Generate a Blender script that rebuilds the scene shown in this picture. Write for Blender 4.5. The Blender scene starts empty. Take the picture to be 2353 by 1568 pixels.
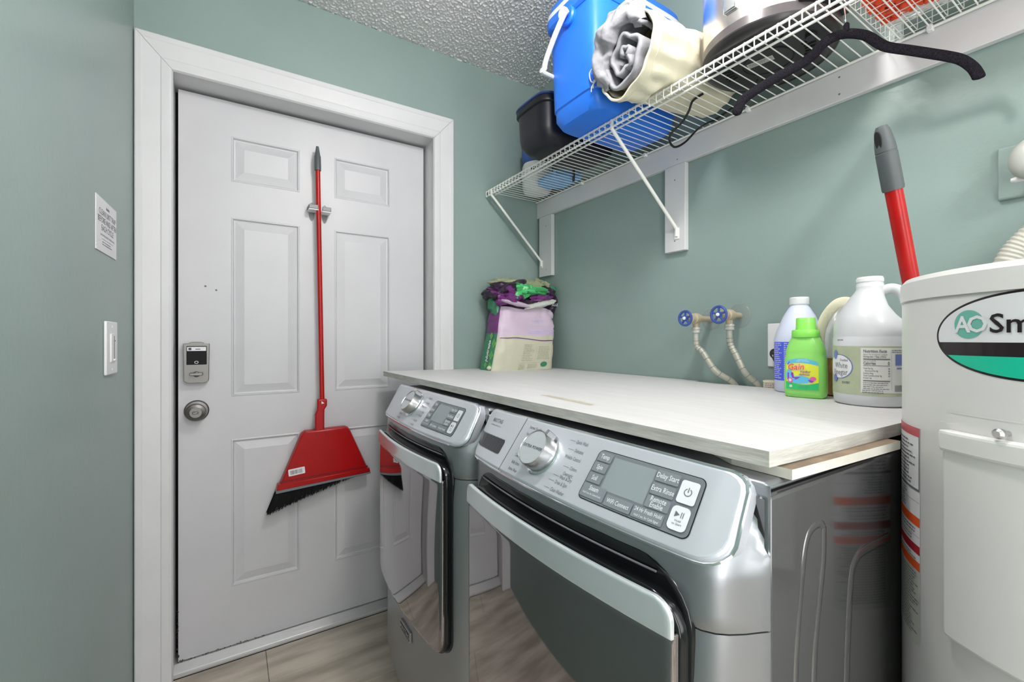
import bpy, math, random
from mathutils import Vector, Matrix, noise
random.seed(7)
sc = bpy.context.scene
COL = sc.collection
H = 1.24                      # eye height above the floor; h below is height relative to the eye

# ------------------------------------------------------------------ camera, world, light, exposure
cam = bpy.data.cameras.new('camera'); camo = bpy.data.objects.new('camera', cam); COL.objects.link(camo)
cam.sensor_width = 36.0; cam.lens = 1021/2353*36; cam.shift_y = -4/2353; cam.clip_start = 0.02
camo.location = (0, 0, H); camo.rotation_euler = (math.radians(90), 0, math.radians(-32.4))
sc.camera = camo
w = bpy.data.worlds.new('world'); sc.world = w; w.use_nodes = True
w.node_tree.nodes['Background'].inputs[0].default_value = (.8, .88, 1, 1)
w.node_tree.nodes['Background'].inputs[1].default_value = 0.3
vs = sc.view_settings
vs.view_transform = 'Standard'; vs.look = 'None'; vs.gamma = 1; vs.use_curve_mapping = False
vs.exposure = 0.68
sc.cycles.max_bounces = 10; sc.cycles.diffuse_bounces = 6; sc.cycles.glossy_bounces = 6
CEIL = H+1.373
def lamp(name, loc, power, radius, color=(1, .955, .94)):
    l = bpy.data.lights.new(name, 'POINT'); l.shadow_soft_size = radius; l.energy = power; l.color = color
    o = bpy.data.objects.new(name, l); o.location = loc; COL.objects.link(o); return o
lamp('lamp_light', (.57, .53, CEIL-.20), 20, .07)
lamp('rear_fill_lamp', (.35, -1.1, CEIL-.28), 26, .14)  # fill lamp added behind the camera to lift the ambient light
for nm, loc, rz, e in (('left_fill_light', (-.36, -1.1, 1.15), -62, 30), ('rear_fill_panel', (1.15, -1.75, 1.35), 38, 19)):  # unseen area fills added inside the closed room; the walls have no opening
    l = bpy.data.lights.new(nm, 'AREA'); l.shape = 'RECTANGLE'; l.size = 1.2; l.size_y = 1.8; l.energy = e; l.color = (1, .965, .97)
    o = bpy.data.objects.new(nm, l); o.location = loc; o.rotation_euler = (math.radians(90), 0, math.radians(rz)); COL.objects.link(o)

# ------------------------------------------------------------------ materials
def mat(name, col, rough=.5, metal=0, spec=.5, bump=None, var=None, trans=0, alpha=1, emit=None, coat=0, sub=0, sheen=0):
    m = bpy.data.materials.new(name); m.use_nodes = True
    nt = m.node_tree; b = nt.nodes['Principled BSDF']; N = nt.nodes.new; L = nt.links.new
    b.inputs['Base Color'].default_value = (*col, 1); b.inputs['Roughness'].default_value = rough
    b.inputs['Metallic'].default_value = metal; b.inputs['Specular IOR Level'].default_value = spec
    b.inputs['Transmission Weight'].default_value = trans; b.inputs['Alpha'].default_value = alpha
    b.inputs['Coat Weight'].default_value = coat; b.inputs['Coat Roughness'].default_value = .05
    b.inputs['Sheen Weight'].default_value = sheen
    if sub: b.inputs['Subsurface Weight'].default_value = sub; b.inputs['Subsurface Radius'].default_value = (.01, .01, .01)
    if emit: b.inputs['Emission Color'].default_value = (*emit[0], 1); b.inputs['Emission Strength'].default_value = emit[1]
    tc = N('ShaderNodeTexCoord')
    def tex(scale, detail=3, stretch=None):
        n = N('ShaderNodeTexNoise'); n.inputs['Scale'].default_value = scale; n.inputs['Detail'].default_value = detail
        mp = N('ShaderNodeMapping'); L(tc.outputs['Object'], mp.inputs[0])
        if stretch: mp.inputs['Scale'].default_value = stretch
        L(mp.outputs[0], n.inputs['Vector']); return n
    if var:   # (scale, amount, stretch, colour2)
        n = tex(var[0], 5, var[2]); r = N('ShaderNodeValToRGB')
        r.color_ramp.elements[0].position = .35; r.color_ramp.elements[1].position = .68
        c2 = var[3] if len(var) > 3 else tuple(c*(1-var[1]) for c in col)
        r.color_ramp.elements[0].color = (*c2, 1); r.color_ramp.elements[1].color = (*col, 1)
        L(n.outputs['Fac'], r.inputs[0]); L(r.outputs[0], b.inputs['Base Color'])
    if bump:  # (scale, strength, distance, stretch)
        n = tex(bump[0], 4, bump[3] if len(bump) > 3 else None); bp = N('ShaderNodeBump')
        bp.inputs['Strength'].default_value = bump[1]; bp.inputs['Distance'].default_value = bump[2]
        L(n.outputs['Fac'], bp.inputs['Height']); L(bp.outputs[0], b.inputs['Normal'])
    return m
M = {}
M['wall'] = mat('sage_wall_paint', (.262, .345, .322), .36, bump=(60, .25, .002), var=(2.5, .07, None))
M['ceil'] = mat('popcorn_ceiling', (.70, .70, .70), .9, bump=(210, .6, .003))
M['white'] = mat('white_gloss_paint', (.66, .66, .67), .32, bump=(14, .12, .003, (1, 1, .15)), var=(6, .05, None))
M['door'] = mat('door_paint', (.57, .57, .59), .38, bump=(70, .10, .001, (1, 1, .08)), var=(4, .05, None))
M['dark'] = mat('black_gap', (.008, .008, .008), .8)
M['plank'] = mat('grey_vinyl_plank', (.58, .52, .44), .42, bump=(20, .15, .001, (.3, 4, 1)), var=(4, .4, (.7, 4, 1), (.33, .285, .23)))
M['floorbase'] = mat('dark_joint', (.05, .045, .04), .8)
M['alu'] = mat('sill_metal', (.66, .66, .66), .35, .6)
M['board'] = mat('white_laminate', (.70, .69, .685), .5, bump=(9, .15, .002, (5, .5, 1)), var=(7, .07, (9, .7, 1)))
M['boardedge'] = mat('painted_plywood_edge', (.60, .59, .54), .7, bump=(60, .8, .002, (.4, .4, 4)), var=(14, .25, (1, 1, 8)))
M['palewood'] = mat('pale_wood', (.72, .70, .62), .6, bump=(60, .5, .001), var=(20, .1, None))
M['brownwood'] = mat('bare_wood', (.27, .20, .135), .8, var=(30, .4, None))
M['slate'] = mat('slate_metallic_paint', (.33, .345, .365), .36, .85, coat=.12)
M['slateside'] = mat('slate_side_panel', (.20, .20, .205), .14, .8, coat=.4)
M['silver'] = mat('silver_panel', (.60, .625, .68), .3, .35, coat=.3)
M['chrome'] = mat('chrome', (.80, .82, .84), .09, 1)
M['pull'] = mat('polished_pull', (.74, .79, .81), .18, .55, coat=.4)
M['dialface'] = mat('dial_face_silver', (.62, .65, .68), .35, .4)
M['brush'] = mat('brushed_metal', (.56, .56, .56), .28, 1)
M['nickel'] = mat('satin_nickel', (.20, .195, .185), .42, 1, bump=(200, .05, .0005, (8, 1, 1)))
M['black'] = mat('black_gloss', (.006, .007, .008), .14, spec=.45)
M['bplastic'] = mat('black_plastic', (.022, .022, .026), .35)
M['glass'] = mat('dark_mirror_glass', (.285, .265, .28), .03, 1, coat=1)
M['keypad'] = mat('grey_keypad', (.17, .19, .21), .35)
M['key'] = mat('grey_key', (.21, .235, .26), .4)
M['lcd'] = mat('lcd_window', (.27, .31, .33), .15)
M['wkey'] = mat('white_key', (.78, .80, .84), .4)
M['ink'] = mat('dark_ink', (.05, .055, .07), .6)
M['gink'] = mat('grey_ink', (.15, .155, .17), .6)
M['lightink'] = mat('light_ink', (.72, .76, .80), .5)
M['wplastic'] = mat('white_plastic', (.80, .80, .81), .35)
M['paper'] = mat('white_paper', (.78, .77, .79), .7)
M['wire'] = mat('white_wire_coating', (.84, .84, .80), .35)
M['red'] = mat('red_plastic', (.36, .002, .004), .3, spec=.35)
M['dred'] = mat('dark_red_shade_line', (.16, .0, .004), .4)
M['redpole'] = mat('red_pole_paint', (.44, .004, .003), .3, spec=.4, var=(60, .2, (1, 1, .2)))
M['grip'] = mat('grey_grip', (.085, .095, .10), .5, bump=(80, .2, .001))
M['greyrub'] = mat('grey_rubber', (.16, .19, .21), .5)
M['bristle'] = mat('black_bristle', (.005, .005, .006), .6, spec=.15)
M['screenblack'] = mat('matt_black_screen', (.004, .004, .005), .5, spec=.2)
M['heater'] = mat('heater_enamel', (.73, .715, .70), .3, var=(1.5, .04, None))
M['heaterw'] = mat('heater_white_cover', (.74, .73, .71), .35)
M['velvet'] = mat('black_velvet', (.004, .004, .005), .9, bump=(500, .25, .0006), var=(420, .6, None, (.018, .016, .022)), spec=.08)
M['blue'] = mat('cooler_blue', (.02, .19, .83), .38, bump=(5, .1, .004))
M['darkblue'] = mat('cooler_base_blue', (.015, .14, .70), .4)
M['cream'] = mat('cream_canvas', (.70, .66, .50), .9, bump=(120, .5, .002), sheen=.2)
M['greycloth'] = mat('grey_cloth', (.34, .34, .37), .95, bump=(90, .6, .003), var=(40, .15, None))
M['steel'] = mat('stainless', (.80, .75, .74), .26, 1, bump=(30, .05, .001, (1, 1, 20)))
M['bumper'] = mat('dark_grey_plastic', (.018, .017, .018), .3)
M['band'] = mat('grey_base_band', (.085, .075, .078), .28)
M['ink_bin'] = mat('navy_black_plastic', (.009, .009, .015), .4, spec=.4)
M['binblue'] = mat('navy_rim', (.03, .06, .22), .4)
M['milk'] = mat('milky_plastic', (.72, .735, .76), .3, trans=.10, sub=.0)
M['milky2'] = mat('white_bottle_plastic', (.72, .73, .70), .35)
M['bleach'] = mat('bleach_bottle_plastic', (.68, .72, .88), .28)
M['capblue'] = mat('blue_cap', (.05, .13, .42), .4, trans=.2)
M['packet'] = mat('light_blue_packet', (.16, .42, .78), .5)
M['orange'] = mat('orange_chenille', (.86, .085, .02), .95, sheen=.3)
M['fluff'] = mat('white_fluffy_cloth', (.78, .78, .78), 1, bump=(60, 1, .01))
M['green'] = mat('bright_green_plastic', (.30, .74, .16), .35, coat=.1)
M['green2'] = mat('bright_green_cap', (.28, .80, .12), .35)
M['lblue'] = mat('label_blue', (.07, .11, .80), .4)
M['beige'] = mat('beige_fitting', (.42, .36, .25), .5)
M['wheel'] = mat('blue_handwheel', (.035, .075, .30), .4)
M['braid'] = mat('braided_hose', (.46, .45, .38), .4, .3, bump=(300, .7, .002))
M['clear'] = mat('clear_plastic', (.92, .95, .95), .12, trans=.85, alpha=.45)
M['brown'] = mat('golden_brown_paper', (.50, .27, .07), .5, bump=(30, .8, .01), var=(12, .5, (1, 1, .3)))
M['hose'] = mat('corrugated_hose', (.50, .49, .43), .45)
M['elbow'] = mat('painted_pipe', (.46, .47, .43), .4)
def flat(name, c, r=.5): M[name] = mat(name, c, r)
flat('teal', (.14, .44, .36)); flat('logogreen', (.01, .52, .33), .15); flat('logoblack', (.02, .012, .015), .12); flat('logowhite', (.74, .74, .76), .3)
flat('orangeband', (.85, .10, .01)); flat('redband', (.45, .01, .02)); flat('pinkband', (.55, .09, .11)); flat('labelgrey', (.55, .56, .50))
flat('olive', (.36, .40, .24)); flat('navy', (.16, .21, .50)); flat('skyblue', (.12, .55, .85)); flat('yellow', (.80, .82, .05)); flat('lgreen', (.02, .55, .16))
flat('logoorange', (.90, .13, .02)); flat('purple', (.28, .04, .55)); flat('pink', (.80, .12, .45)); flat('palepurple', (.55, .5, .8))
M['bagcream'] = mat('bag_cream', (.58, .56, .44), .42, bump=(18, .35, .01)); M['baglilac'] = mat('bag_lilac', (.60, .48, .60), .42, bump=(18, .35, .01))
M['baggreen'] = mat('bag_green', (.05, .22, .12), .4, bump=(18, .35, .01)); M['bagpurple'] = mat('bag_purple', (.16, .03, .17), .35, bump=(25, .5, .01))
M['bagdark'] = mat('bag_dark_plum', (.030, .014, .034), .3, bump=(25, .6, .01)); M['bagbright'] = mat('bag_bright_green', (.08, .48, .16), .3, bump=(25, .5, .01))
M['bagolive'] = mat('bag_olive', (.34, .37, .22), .5, bump=(60, .6, .01)); M['diamond'] = mat('bag_diamond_green', (.14, .45, .10), .4)

# ------------------------------------------------------------------ mesh helpers
def P(x, y, h): return Vector((x, y, h+H))
def wpos(o):
    p = Vector((0, 0, 0))
    while o is not None: p = p+o.location; o = o.parent
    return p
def tag(o, label=None, cat=None, group=None, kind=None):
    for k, v in (('label', label), ('category', cat), ('group', group), ('kind', kind)):
        if v: o[k] = v
    return o
def thing(name, label, cat, loc, group=None):
    o = bpy.data.objects.new(name, None); o.empty_display_size = .05; o.location = loc; COL.objects.link(o)
    return tag(o, label, cat, group)
class MB:
    def __init__(s): s.v = []; s.f = []; s.m = []
    def add(s, v, f, m=0):
        n = len(s.v); s.v += [Vector(a) for a in v]; s.f += [tuple(i+n for i in q) for q in f]; s.m += [m]*len(f); return s
    def box(s, x0, x1, y0, y1, z0, z1, m=0):
        return s.add([(x0,y0,z0),(x1,y0,z0),(x1,y1,z0),(x0,y1,z0),(x0,y0,z1),(x1,y0,z1),(x1,y1,z1),(x0,y1,z1)],
                     [(0,3,2,1),(4,5,6,7),(0,1,5,4),(1,2,6,5),(2,3,7,6),(3,0,4,7)], m)
    def prism(s, poly, z0, z1, m=0, fn=None):   # poly = [(a,b)], extruded c0->c1 through fn(a,b,c)
        fn = fn or (lambda a, b, c: (a, b, c)); n = len(poly)
        v = [fn(a, b, z0) for a, b in poly]+[fn(a, b, z1) for a, b in poly]
        f = [tuple(range(n))[::-1], tuple(range(n, 2*n))]+[(i, (i+1) % n, (i+1) % n+n, i+n) for i in range(n)]
        return s.add(v, f, m)
    def loft(s, rings, m=0, cap0=True, cap1=True, close=True, ms=None):
        n = len(rings[0]); v = [p for r in rings for p in r]; f = []; k = n if close else n-1
        base = len(s.f)
        for j in range(len(rings)-1):
            for i in range(k): f.append((j*n+i, j*n+(i+1) % n, (j+1)*n+(i+1) % n, (j+1)*n+i))
        nf = len(f)
        if cap0: f.append(tuple(range(n))[::-1])
        if cap1: f.append(tuple((len(rings)-1)*n+i for i in range(n)))
        s.add(v, f, m)
        if ms:
            for j in range(len(rings)-1):
                for i in range(k): s.m[base+j*k+i] = ms(j, i)
        return s
    def lathe(s, prof, o, axis=(0, 0, 1), n=32, m=0, caps=True):   # prof [(r, d)] along axis from o
        a = Vector(axis).normalized(); u = a.orthogonal().normalized(); w_ = a.cross(u); o = Vector(o)
        return s.loft([[o+a*d+u*(r*math.cos(t))+w_*(r*math.sin(t)) for t in [2*math.pi*i/n for i in range(n)]] for r, d in prof], m, caps, caps)
    def tube(s, path, r, n=8, closed=False, m=0, flat=1, up=None, cap=True):
        pts = [Vector(p) for p in path]; k = len(pts); rs = r if isinstance(r, (list, tuple)) else [r]*k; rings = []; u = None
        for i in range(k):
            a = pts[(i-1) % k] if (closed or i > 0) else pts[i]; b = pts[(i+1) % k] if (closed or i < k-1) else pts[i]
            t = (b-a).normalized()
            if u is None: u = (Vector(up) if up else t.orthogonal())
            u = (u-t*u.dot(t)).normalized(); w_ = t.cross(u)
            rings.append([pts[i]+u*(rs[i]*math.cos(x))+w_*(rs[i]*flat*math.sin(x)) for x in [2*math.pi*j/n for j in range(n)]])
        if closed: rings.append(rings[0]); return s.loft(rings, m, False, False)
        return s.loft(rings, m, cap, cap)
    def grid(s, fn, nu, nv, m=0, ms=None):   # fn(i/nu, j/nv)
        v = [fn(i/nu, j/nv) for j in range(nv+1) for i in range(nu+1)]
        f = [(j*(nu+1)+i, j*(nu+1)+i+1, (j+1)*(nu+1)+i+1, (j+1)*(nu+1)+i) for j in range(nv) for i in range(nu)]
        b = len(s.f); s.add(v, f, m)
        if ms:
            for j in range(nv):
                for i in range(nu): s.m[b+j*nu+i] = ms(i/nu, j/nv)
        return s
    def shape(s, vf, fn, lift=0, m=0):           # 2-D shape (verts, faces) mapped through fn(u, v, lift)
        return s.add([fn(a, b, lift) for a, b in vf[0]], vf[1], m)
    def build(s, name, mats, parent=None, smooth=35, bevel=0, seg=2, sub=0, solid=0, loc=None, flip=False):
        me = bpy.data.meshes.new(name)
        if parent is not None: off = wpos(parent); loc = Vector((0, 0, 0))
        else:
            if loc is None:
                lo = [min(p[i] for p in s.v) for i in range(3)]; hi = [max(p[i] for p in s.v) for i in range(3)]
                loc = Vector(((lo[0]+hi[0])/2, (lo[1]+hi[1])/2, lo[2]))
            loc = Vector(loc); off = loc
        me.from_pydata([tuple(p-off) for p in s.v], [], [f[::-1] for f in s.f] if flip else s.f)
        mats = mats if isinstance(mats, (list, tuple)) else [mats]
        for q in mats: me.materials.append(M[q] if isinstance(q, str) else q)
        if len(mats) > 1: me.polygons.foreach_set('material_index', s.m)
        if smooth:
            me.shade_smooth(); me.set_sharp_from_angle(angle=math.radians(smooth))
        me.update()
        o = bpy.data.objects.new(name, me); o.location = loc; COL.objects.link(o)
        if parent is not None: o.parent = parent
        if bevel:
            b = o.modifiers.new('bevel', 'BEVEL'); b.width = bevel; b.segments = seg; b.limit_method = 'ANGLE'; b.angle_limit = math.radians(40)
        if solid:
            q = o.modifiers.new('thick', 'SOLIDIFY'); q.thickness = solid; q.offset = 0
        if sub:
            q = o.modifiers.new('sub', 'SUBSURF'); q.levels = sub; q.render_levels = sub
        return o
def dup(o, parent=None, loc=None):
    c = o.copy(); COL.objects.link(c)
    if parent is not None: c.parent = parent
    if loc is not None: c.location = loc
    return c
def smoothpath(pts, n=6):
    pts = [Vector(p) for p in pts]; out = []
    for i in range(len(pts)-1):
        p0 = pts[max(i-1, 0)]; p1 = pts[i]; p2 = pts[i+1]; p3 = pts[min(i+2, len(pts)-1)]
        for k in range(n):
            t = k/n
            out.append(.5*((2*p1)+(-p0+p2)*t+(2*p0-5*p1+4*p2-p3)*t*t+(-p0+3*p1-3*p2+p3)*t**3))
    out.append(pts[-1]); return out
def sell(rx, ry, e, n, cx=0, cy=0, z=0, rot=0):   # superellipse ring
    out = []
    for i in range(n):
        t = 2*math.pi*i/n; c, s_ = math.cos(t), math.sin(t)
        x = rx*math.copysign(abs(c)**(2/e), c); y = ry*math.copysign(abs(s_)**(2/e), s_)
        out.append(Vector((cx+x*math.cos(rot)-y*math.sin(rot), cy+x*math.sin(rot)+y*math.cos(rot), z)))
    return out
# 2-D shapes
def R2(u0, v0, u1, v1, n=1):
    v = []; f = []
    for i in range(n+1):
        u = u0+(u1-u0)*i/n; v += [(u, v0), (u, v1)]
    for i in range(n): f.append((2*i, 2*i+2, 2*i+3, 2*i+1))
    return v, f
def E2(cu, cv, a, b, lo=-9, hi=9, n=24):   # ellipse sliced in columns, optionally clipped lo<v<hi
    v = []; f = []
    for i in range(n+1):
        t = -math.cos(math.pi*i/n); u = cu+a*t; q = b*math.sqrt(max(0, 1-t*t))
        v += [(u, max(min(cv-q, hi), lo)), (u, min(max(cv+q, lo), hi))]
    for i in range(n): f.append((2*i, 2*i+2, 2*i+3, 2*i+1))
    return v, f
def RR2(u0, v0, u1, v1, r, n=6, mid=None):  # rounded rectangle in columns
    us = [u0+r*(1-math.cos(math.pi/2*i/n)) for i in range(n+1)]; k = mid if mid is not None else max(1, int((u1-u0)/.012))
    us = us+[us[-1]+(u1-u0-2*r)*i/k for i in range(1, k)]+[u1-(u-u0) for u in us[::-1]]
    v = []; f = []
    for u in us:
        d = min(u-u0, u1-u); q = 0 if d >= r else r-math.sqrt(max(0, r*r-(r-d)**2)); v += [(u, v0+q), (u, v1-q)]
    for i in range(len(us)-1): f.append((2*i, 2*i+2, 2*i+3, 2*i+1))
    return v, f
_tc = {}
def T2(txt, size, u=0, v=0, align='CENTER', sx=1, bold=0, shear=0, rot=0, space=1):
    key = (txt, align, bold, shear, space)
    if key not in _tc:
        cu = bpy.data.curves.new('t', 'FONT'); cu.body = txt; cu.size = 1; cu.align_x = align; cu.resolution_u = 2; cu.offset = bold; cu.shear = shear
        cu.space_character = space
        o = bpy.data.objects.new('t', cu); me = bpy.data.meshes.new_from_object(o)
        _tc[key] = ([(q.co.x, q.co.y) for q in me.vertices], [tuple(p.vertices) for p in me.polygons])
    vv, ff = _tc[key]; c, s_ = math.cos(rot), math.sin(rot)
    return [(u+(a*sx*c-b*s_)*size, v+(a*sx*s_+b*c)*size) for a, b in vv], ff
def scribble(mb, fn, u0, v0, u1, lines, dv, h, lift, m=0, seed=1):     # unreadable small print: rows of word-length bars
    rr = random.Random(seed)
    for k in range(lines):
        u = u0; v = v0-k*dv; end = u1-(u1-u0)*rr.uniform(0, .35)
        while u < end:
            w_ = rr.uniform(1.2, 4.5)*h; mb.shape(R2(u, v, min(u+w_, end), v+h*.7), fn, lift, m); u += w_+h*.7
def planemap(o, r, u): # flat surface map
    o = Vector(o); r = Vector(r).normalized(); u = Vector(u).normalized(); n = r.cross(u)
    return lambda a, b, l=0: o+r*a+u*b+n*l
def cylmap(c, r, th0, z0, ry=None):
    return lambda a, b, l=0: Vector((c[0]+(r+l)*math.cos(th0+a/r), c[1]+(r+l)*math.sin(th0+a/r), z0+b))
def ray(px):
    l = (px-1176.5)/1021; return .53583+.84433*l, .84433-.53583*l
def onY(px, py, y): r = ray(px); t = y/r[1]; return P(r[0]*t, y, (780-py)/1021*t)
def onX(px, py, x): r = ray(px); t = x/r[0]; return P(x, r[1]*t, (780-py)/1021*t)

M['lampglow'] = mat('lamp_diffuser', (.9, .9, .88), .5, emit=((1, .97, .92), 2.5))
# ------------------------------------------------------------------ the room
WY = 1.98; RX = 1.4364; XL = -.278; TA = math.tan(math.radians(1.9)); BACK = -2.3
def struct(o): o['kind'] = 'structure'; return o
lx = lambda y: XL-(WY-y)*TA
mb = MB()                                        # wall around the door opening
ox0, ox1, oz = -.18, .828, H+.965
xl_, xr_ = lx(WY)-.15, RX+.15
for a in ((xl_, ox0, 0, CEIL+.1), (ox1, xr_, 0, CEIL+.1), (ox0, ox1, oz, CEIL+.1)): mb.box(a[0], a[1], WY, WY+.13, a[2], a[3])
struct(mb.build('wall_back', 'wall', smooth=0))
mb = MB(); mb.prism([(lx(WY), WY), (lx(WY)-.12, WY), (lx(BACK)-.12, BACK), (lx(BACK), BACK)], 0, CEIL+.1); struct(mb.build('wall_left', 'wall', smooth=0))
mb = MB(); mb.box(RX, RX+.12, BACK, WY, 0, CEIL+.1); struct(mb.build('wall_right', 'wall', smooth=0))
mb = MB(); mb.box(lx(BACK)-.1, RX+.1, BACK-.12, BACK, 0, CEIL+.1); struct(mb.build('wall_front', 'wall', smooth=0))
mb = MB()                                        # popcorn ceiling with real relief over the part in view
x0, x1 = lx(BACK)-.02, RX+.005
xs_ = [x0, -.2]+[.12+(x1-.12)*i/430 for i in range(431)]; nx = len(xs_)-1
ys = [BACK-.01, -.5, .5]+[.5+(WY-.5)*i/480 for i in range(1, 481)]
vv = []
for y in ys:
    for x in xs_:
        q = Vector((x*125, y*125, 0))
        d = max(0, noise.noise(q)-.03) if y > .5 and x >= .12 else 0
        vv.append((x, y, CEIL-.0075*d**.75))
mb.add(vv, [(j*(nx+1)+i, (j+1)*(nx+1)+i, (j+1)*(nx+1)+i+1, j*(nx+1)+i+1) for j in range(len(ys)-1) for i in range(nx)])
mb.box(x0, x1, BACK-.01, WY+.005, CEIL+.02, CEIL+.1)
struct(mb.build('ceiling', 'ceil', smooth=60, loc=(0, 0, 0)))
fl = struct(MB().box(lx(BACK)-.1, RX+.1, BACK-.1, 2.2, -.05, -.004).build('floor', 'floorbase', smooth=0))
rr = random.Random(3); pw = .19; y = 2.02; row = 0       # vinyl planks laid along the door wall
while y > BACK:
    x = lx(BACK)-.05-rr.uniform(0, 1.0) if row != 0 else -1.18
    while x < RX:
        a, b = max(x, -.5), min(x+1.3, RX)
        if b > a: MB().box(a+.0008, b-.0008, y-pw+.0008, y-.0008, -.004, 0).build('plank', 'plank', fl, smooth=0, bevel=.0008, seg=1)
        x += 1.3
    y -= pw; row += 1

# door casing: mitred moulding with a flat outer band and a rounded inner lip
prof = [(0, 0), (0, .016), (.003, .019), (.018, .019), (.022, .0165), (.070, .0135), (.074, .0155), (.094, .0155), (.101, .012), (.105, .004), (.105, 0)]
OX0, OX1, OZ, IX0, IX1, IZ = -.2755, .9125, H+1.062, -.1705, .8125, H+.951
def casing_piece(name, a0, b0, a1, b1):   # outer line a0->a1, inner line b0->b1 (x,z)
    mb = MB(); ra = []; rb = []
    for w_, d in prof:
        t = w_/.105; e_ = .0005
        ra.append((a0[0]+(b0[0]-a0[0])*t, WY-d, a0[1]+(b0[1]-a0[1])*t)); rb.append((a1[0]+(b1[0]-a1[0])*t, WY-d, a1[1]+(b1[1]-a1[1])*t))
    ra = [Vector(p) for p in ra]; rb = [Vector(p) for p in rb]; dd = (rb[0]-ra[0]).normalized()*.0007
    mb.loft([[p+dd for p in ra], [p-dd for p in rb]])
    return struct(mb.build(name, 'white', smooth=25))
casing_piece('trim_1', (OX0, 0), (IX0, 0), (OX0, OZ), (IX0, IZ))
casing_piece('trim_2', (OX0, OZ), (IX0, IZ), (OX1, OZ), (IX1, IZ))
casing_piece('trim_3', (OX1, OZ), (IX1, IZ), (OX1, 0), (IX1, 0))
SY = 2.09                                        # face of the door slab
mb = MB(); j = .019                              # jambs with a small step at the casing
mb.box(IX0-.009-j, IX0-.006, WY-.004, SY+.06, 0, IZ+.02); mb.box(IX1+.006, IX1+.009+j, WY-.004, SY+.06, 0, IZ+.02); mb.box(IX0-.02, IX1+.02, WY-.004, SY+.06, IZ+.005, IZ+.02)
struct(mb.build('trim_4', 'white', bevel=.002))
mb = MB(); zs = [(2.024, 0), (2.024, .008), (2.03, .011)]   # ribbed metal threshold
for i in range(9): zs += [(2.032+i*.006, .0125+i*.0006), (2.0345+i*.006, .0145+i*.0006), (2.0365+i*.006, .0125+i*.0006)]
zs += [(2.09, .0185), (2.16, .0185), (2.16, 0)]
mb.prism(zs, IX0-.006, IX1+.006, fn=lambda a, b, c: (c, a, b)); struct(mb.build('trim_5', 'alu', smooth=20))
MB().box(ox0-.05, ox1+.05, 2.17, 2.2, 0, oz+.05).build('trim_6', 'dark', smooth=0)['kind'] = 'structure'

# ---- door slab with six raised panels
DX0, DX1, DZ0, DZ1 = -.1650, .8075, .022, H+.9445
Dm = thing('door_1', None, None, (DX0, SY, DZ0)); Dm['kind'] = 'structure'
xs = [DX0, .0036, .252, .391, .6405, DX1]; zs = [DZ0, H-.985, H-.398, H-.228, H+.486, H+.628, H+.808, DZ1]
mb = MB(); cells = []
for i in range(5):
    for k in range(7):
        a = (xs[i], xs[i+1], zs[k], zs[k+1])
        if i in (1, 3) and k in (1, 3, 5): cells.append(a); continue
        mb.add([(a[0], SY, a[2]), (a[1], SY, a[2]), (a[1], SY, a[3]), (a[0], SY, a[3])], [(0, 1, 2, 3)])
mb.add([(DX0, SY, DZ0), (DX0, SY+.04, DZ0), (DX0, SY, DZ1), (DX0, SY+.04, DZ1), (DX1, SY, DZ0), (DX1, SY+.04, DZ0), (DX1, SY, DZ1), (DX1, SY+.04, DZ1)],
       [(0, 2, 3, 1), (4, 5, 7, 6), (2, 6, 7, 3), (0, 1, 5, 4), (1, 3, 7, 5)])
mb.build('slab', 'door', Dm, smooth=20)
for a in cells:
    mb = MB(); rings = []
    for ins, d in ((0, 0), (.003, -.0015), (.006, -.0018), (.010, .0062), (.0145, .0072), (.0425, .0008), (.0450, 0)):
        rings.append([Vector((a[0]+ins, SY+d, a[2]+ins)), Vector((a[1]-ins, SY+d, a[2]+ins)), Vector((a[1]-ins, SY+d, a[3]-ins)), Vector((a[0]+ins, SY+d, a[3]-ins))])
    mb.loft(rings, cap0=False); mb.build('panel', 'door', Dm, smooth=12)
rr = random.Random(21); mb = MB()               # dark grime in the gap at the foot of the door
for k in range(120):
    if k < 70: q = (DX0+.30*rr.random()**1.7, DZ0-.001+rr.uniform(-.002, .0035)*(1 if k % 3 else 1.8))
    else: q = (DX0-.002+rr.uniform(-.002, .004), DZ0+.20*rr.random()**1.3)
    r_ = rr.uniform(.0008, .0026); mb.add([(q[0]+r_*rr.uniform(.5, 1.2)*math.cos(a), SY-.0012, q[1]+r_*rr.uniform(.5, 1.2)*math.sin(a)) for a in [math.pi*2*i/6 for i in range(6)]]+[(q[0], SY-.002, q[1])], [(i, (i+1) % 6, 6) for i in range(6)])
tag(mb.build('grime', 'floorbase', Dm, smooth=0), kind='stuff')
# smart lock
lk = MB(); lx0, lx1, lz0, lz1 = -.1455, -.0690, H-.1655, H-.017
pl = [(lx0, lz0+.008), (lx0+.012, lz0), (lx1-.012, lz0), (lx1, lz0+.008), (lx1+.002, lz1), (lx1-.016, lz1+.001)]
pl += [((lx0+lx1)/2+.024*math.cos(t), lz1+.001+.006*math.sin(t)) for t in [math.pi*i/8 for i in range(1, 8)]]+[(lx0+.016, lz1+.001), (lx0-.002, lz1)]
lk.prism(pl, SY-.034, SY, fn=lambda a, b, c: (a, c, b)); lock = lk.build('door_lock', 'nickel', Dm, bevel=.003); lock['label'] = 'satin nickel keypad deadbolt'
MB().box(lx0+.008, lx1-.006, SY-.037, SY-.034, H-.096, H-.026).build('keypad_window', 'screenblack', lock, bevel=.002)
mp = planemap((0, SY-.0375, H), (1, 0, 0), (0, 0, 1))
mb = MB(); mb.shape(R2(lx0+.010, -.044, lx1-.008, -.029), mp, 0); mb.build('sticker', 'paper', lock, smooth=0)
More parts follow.
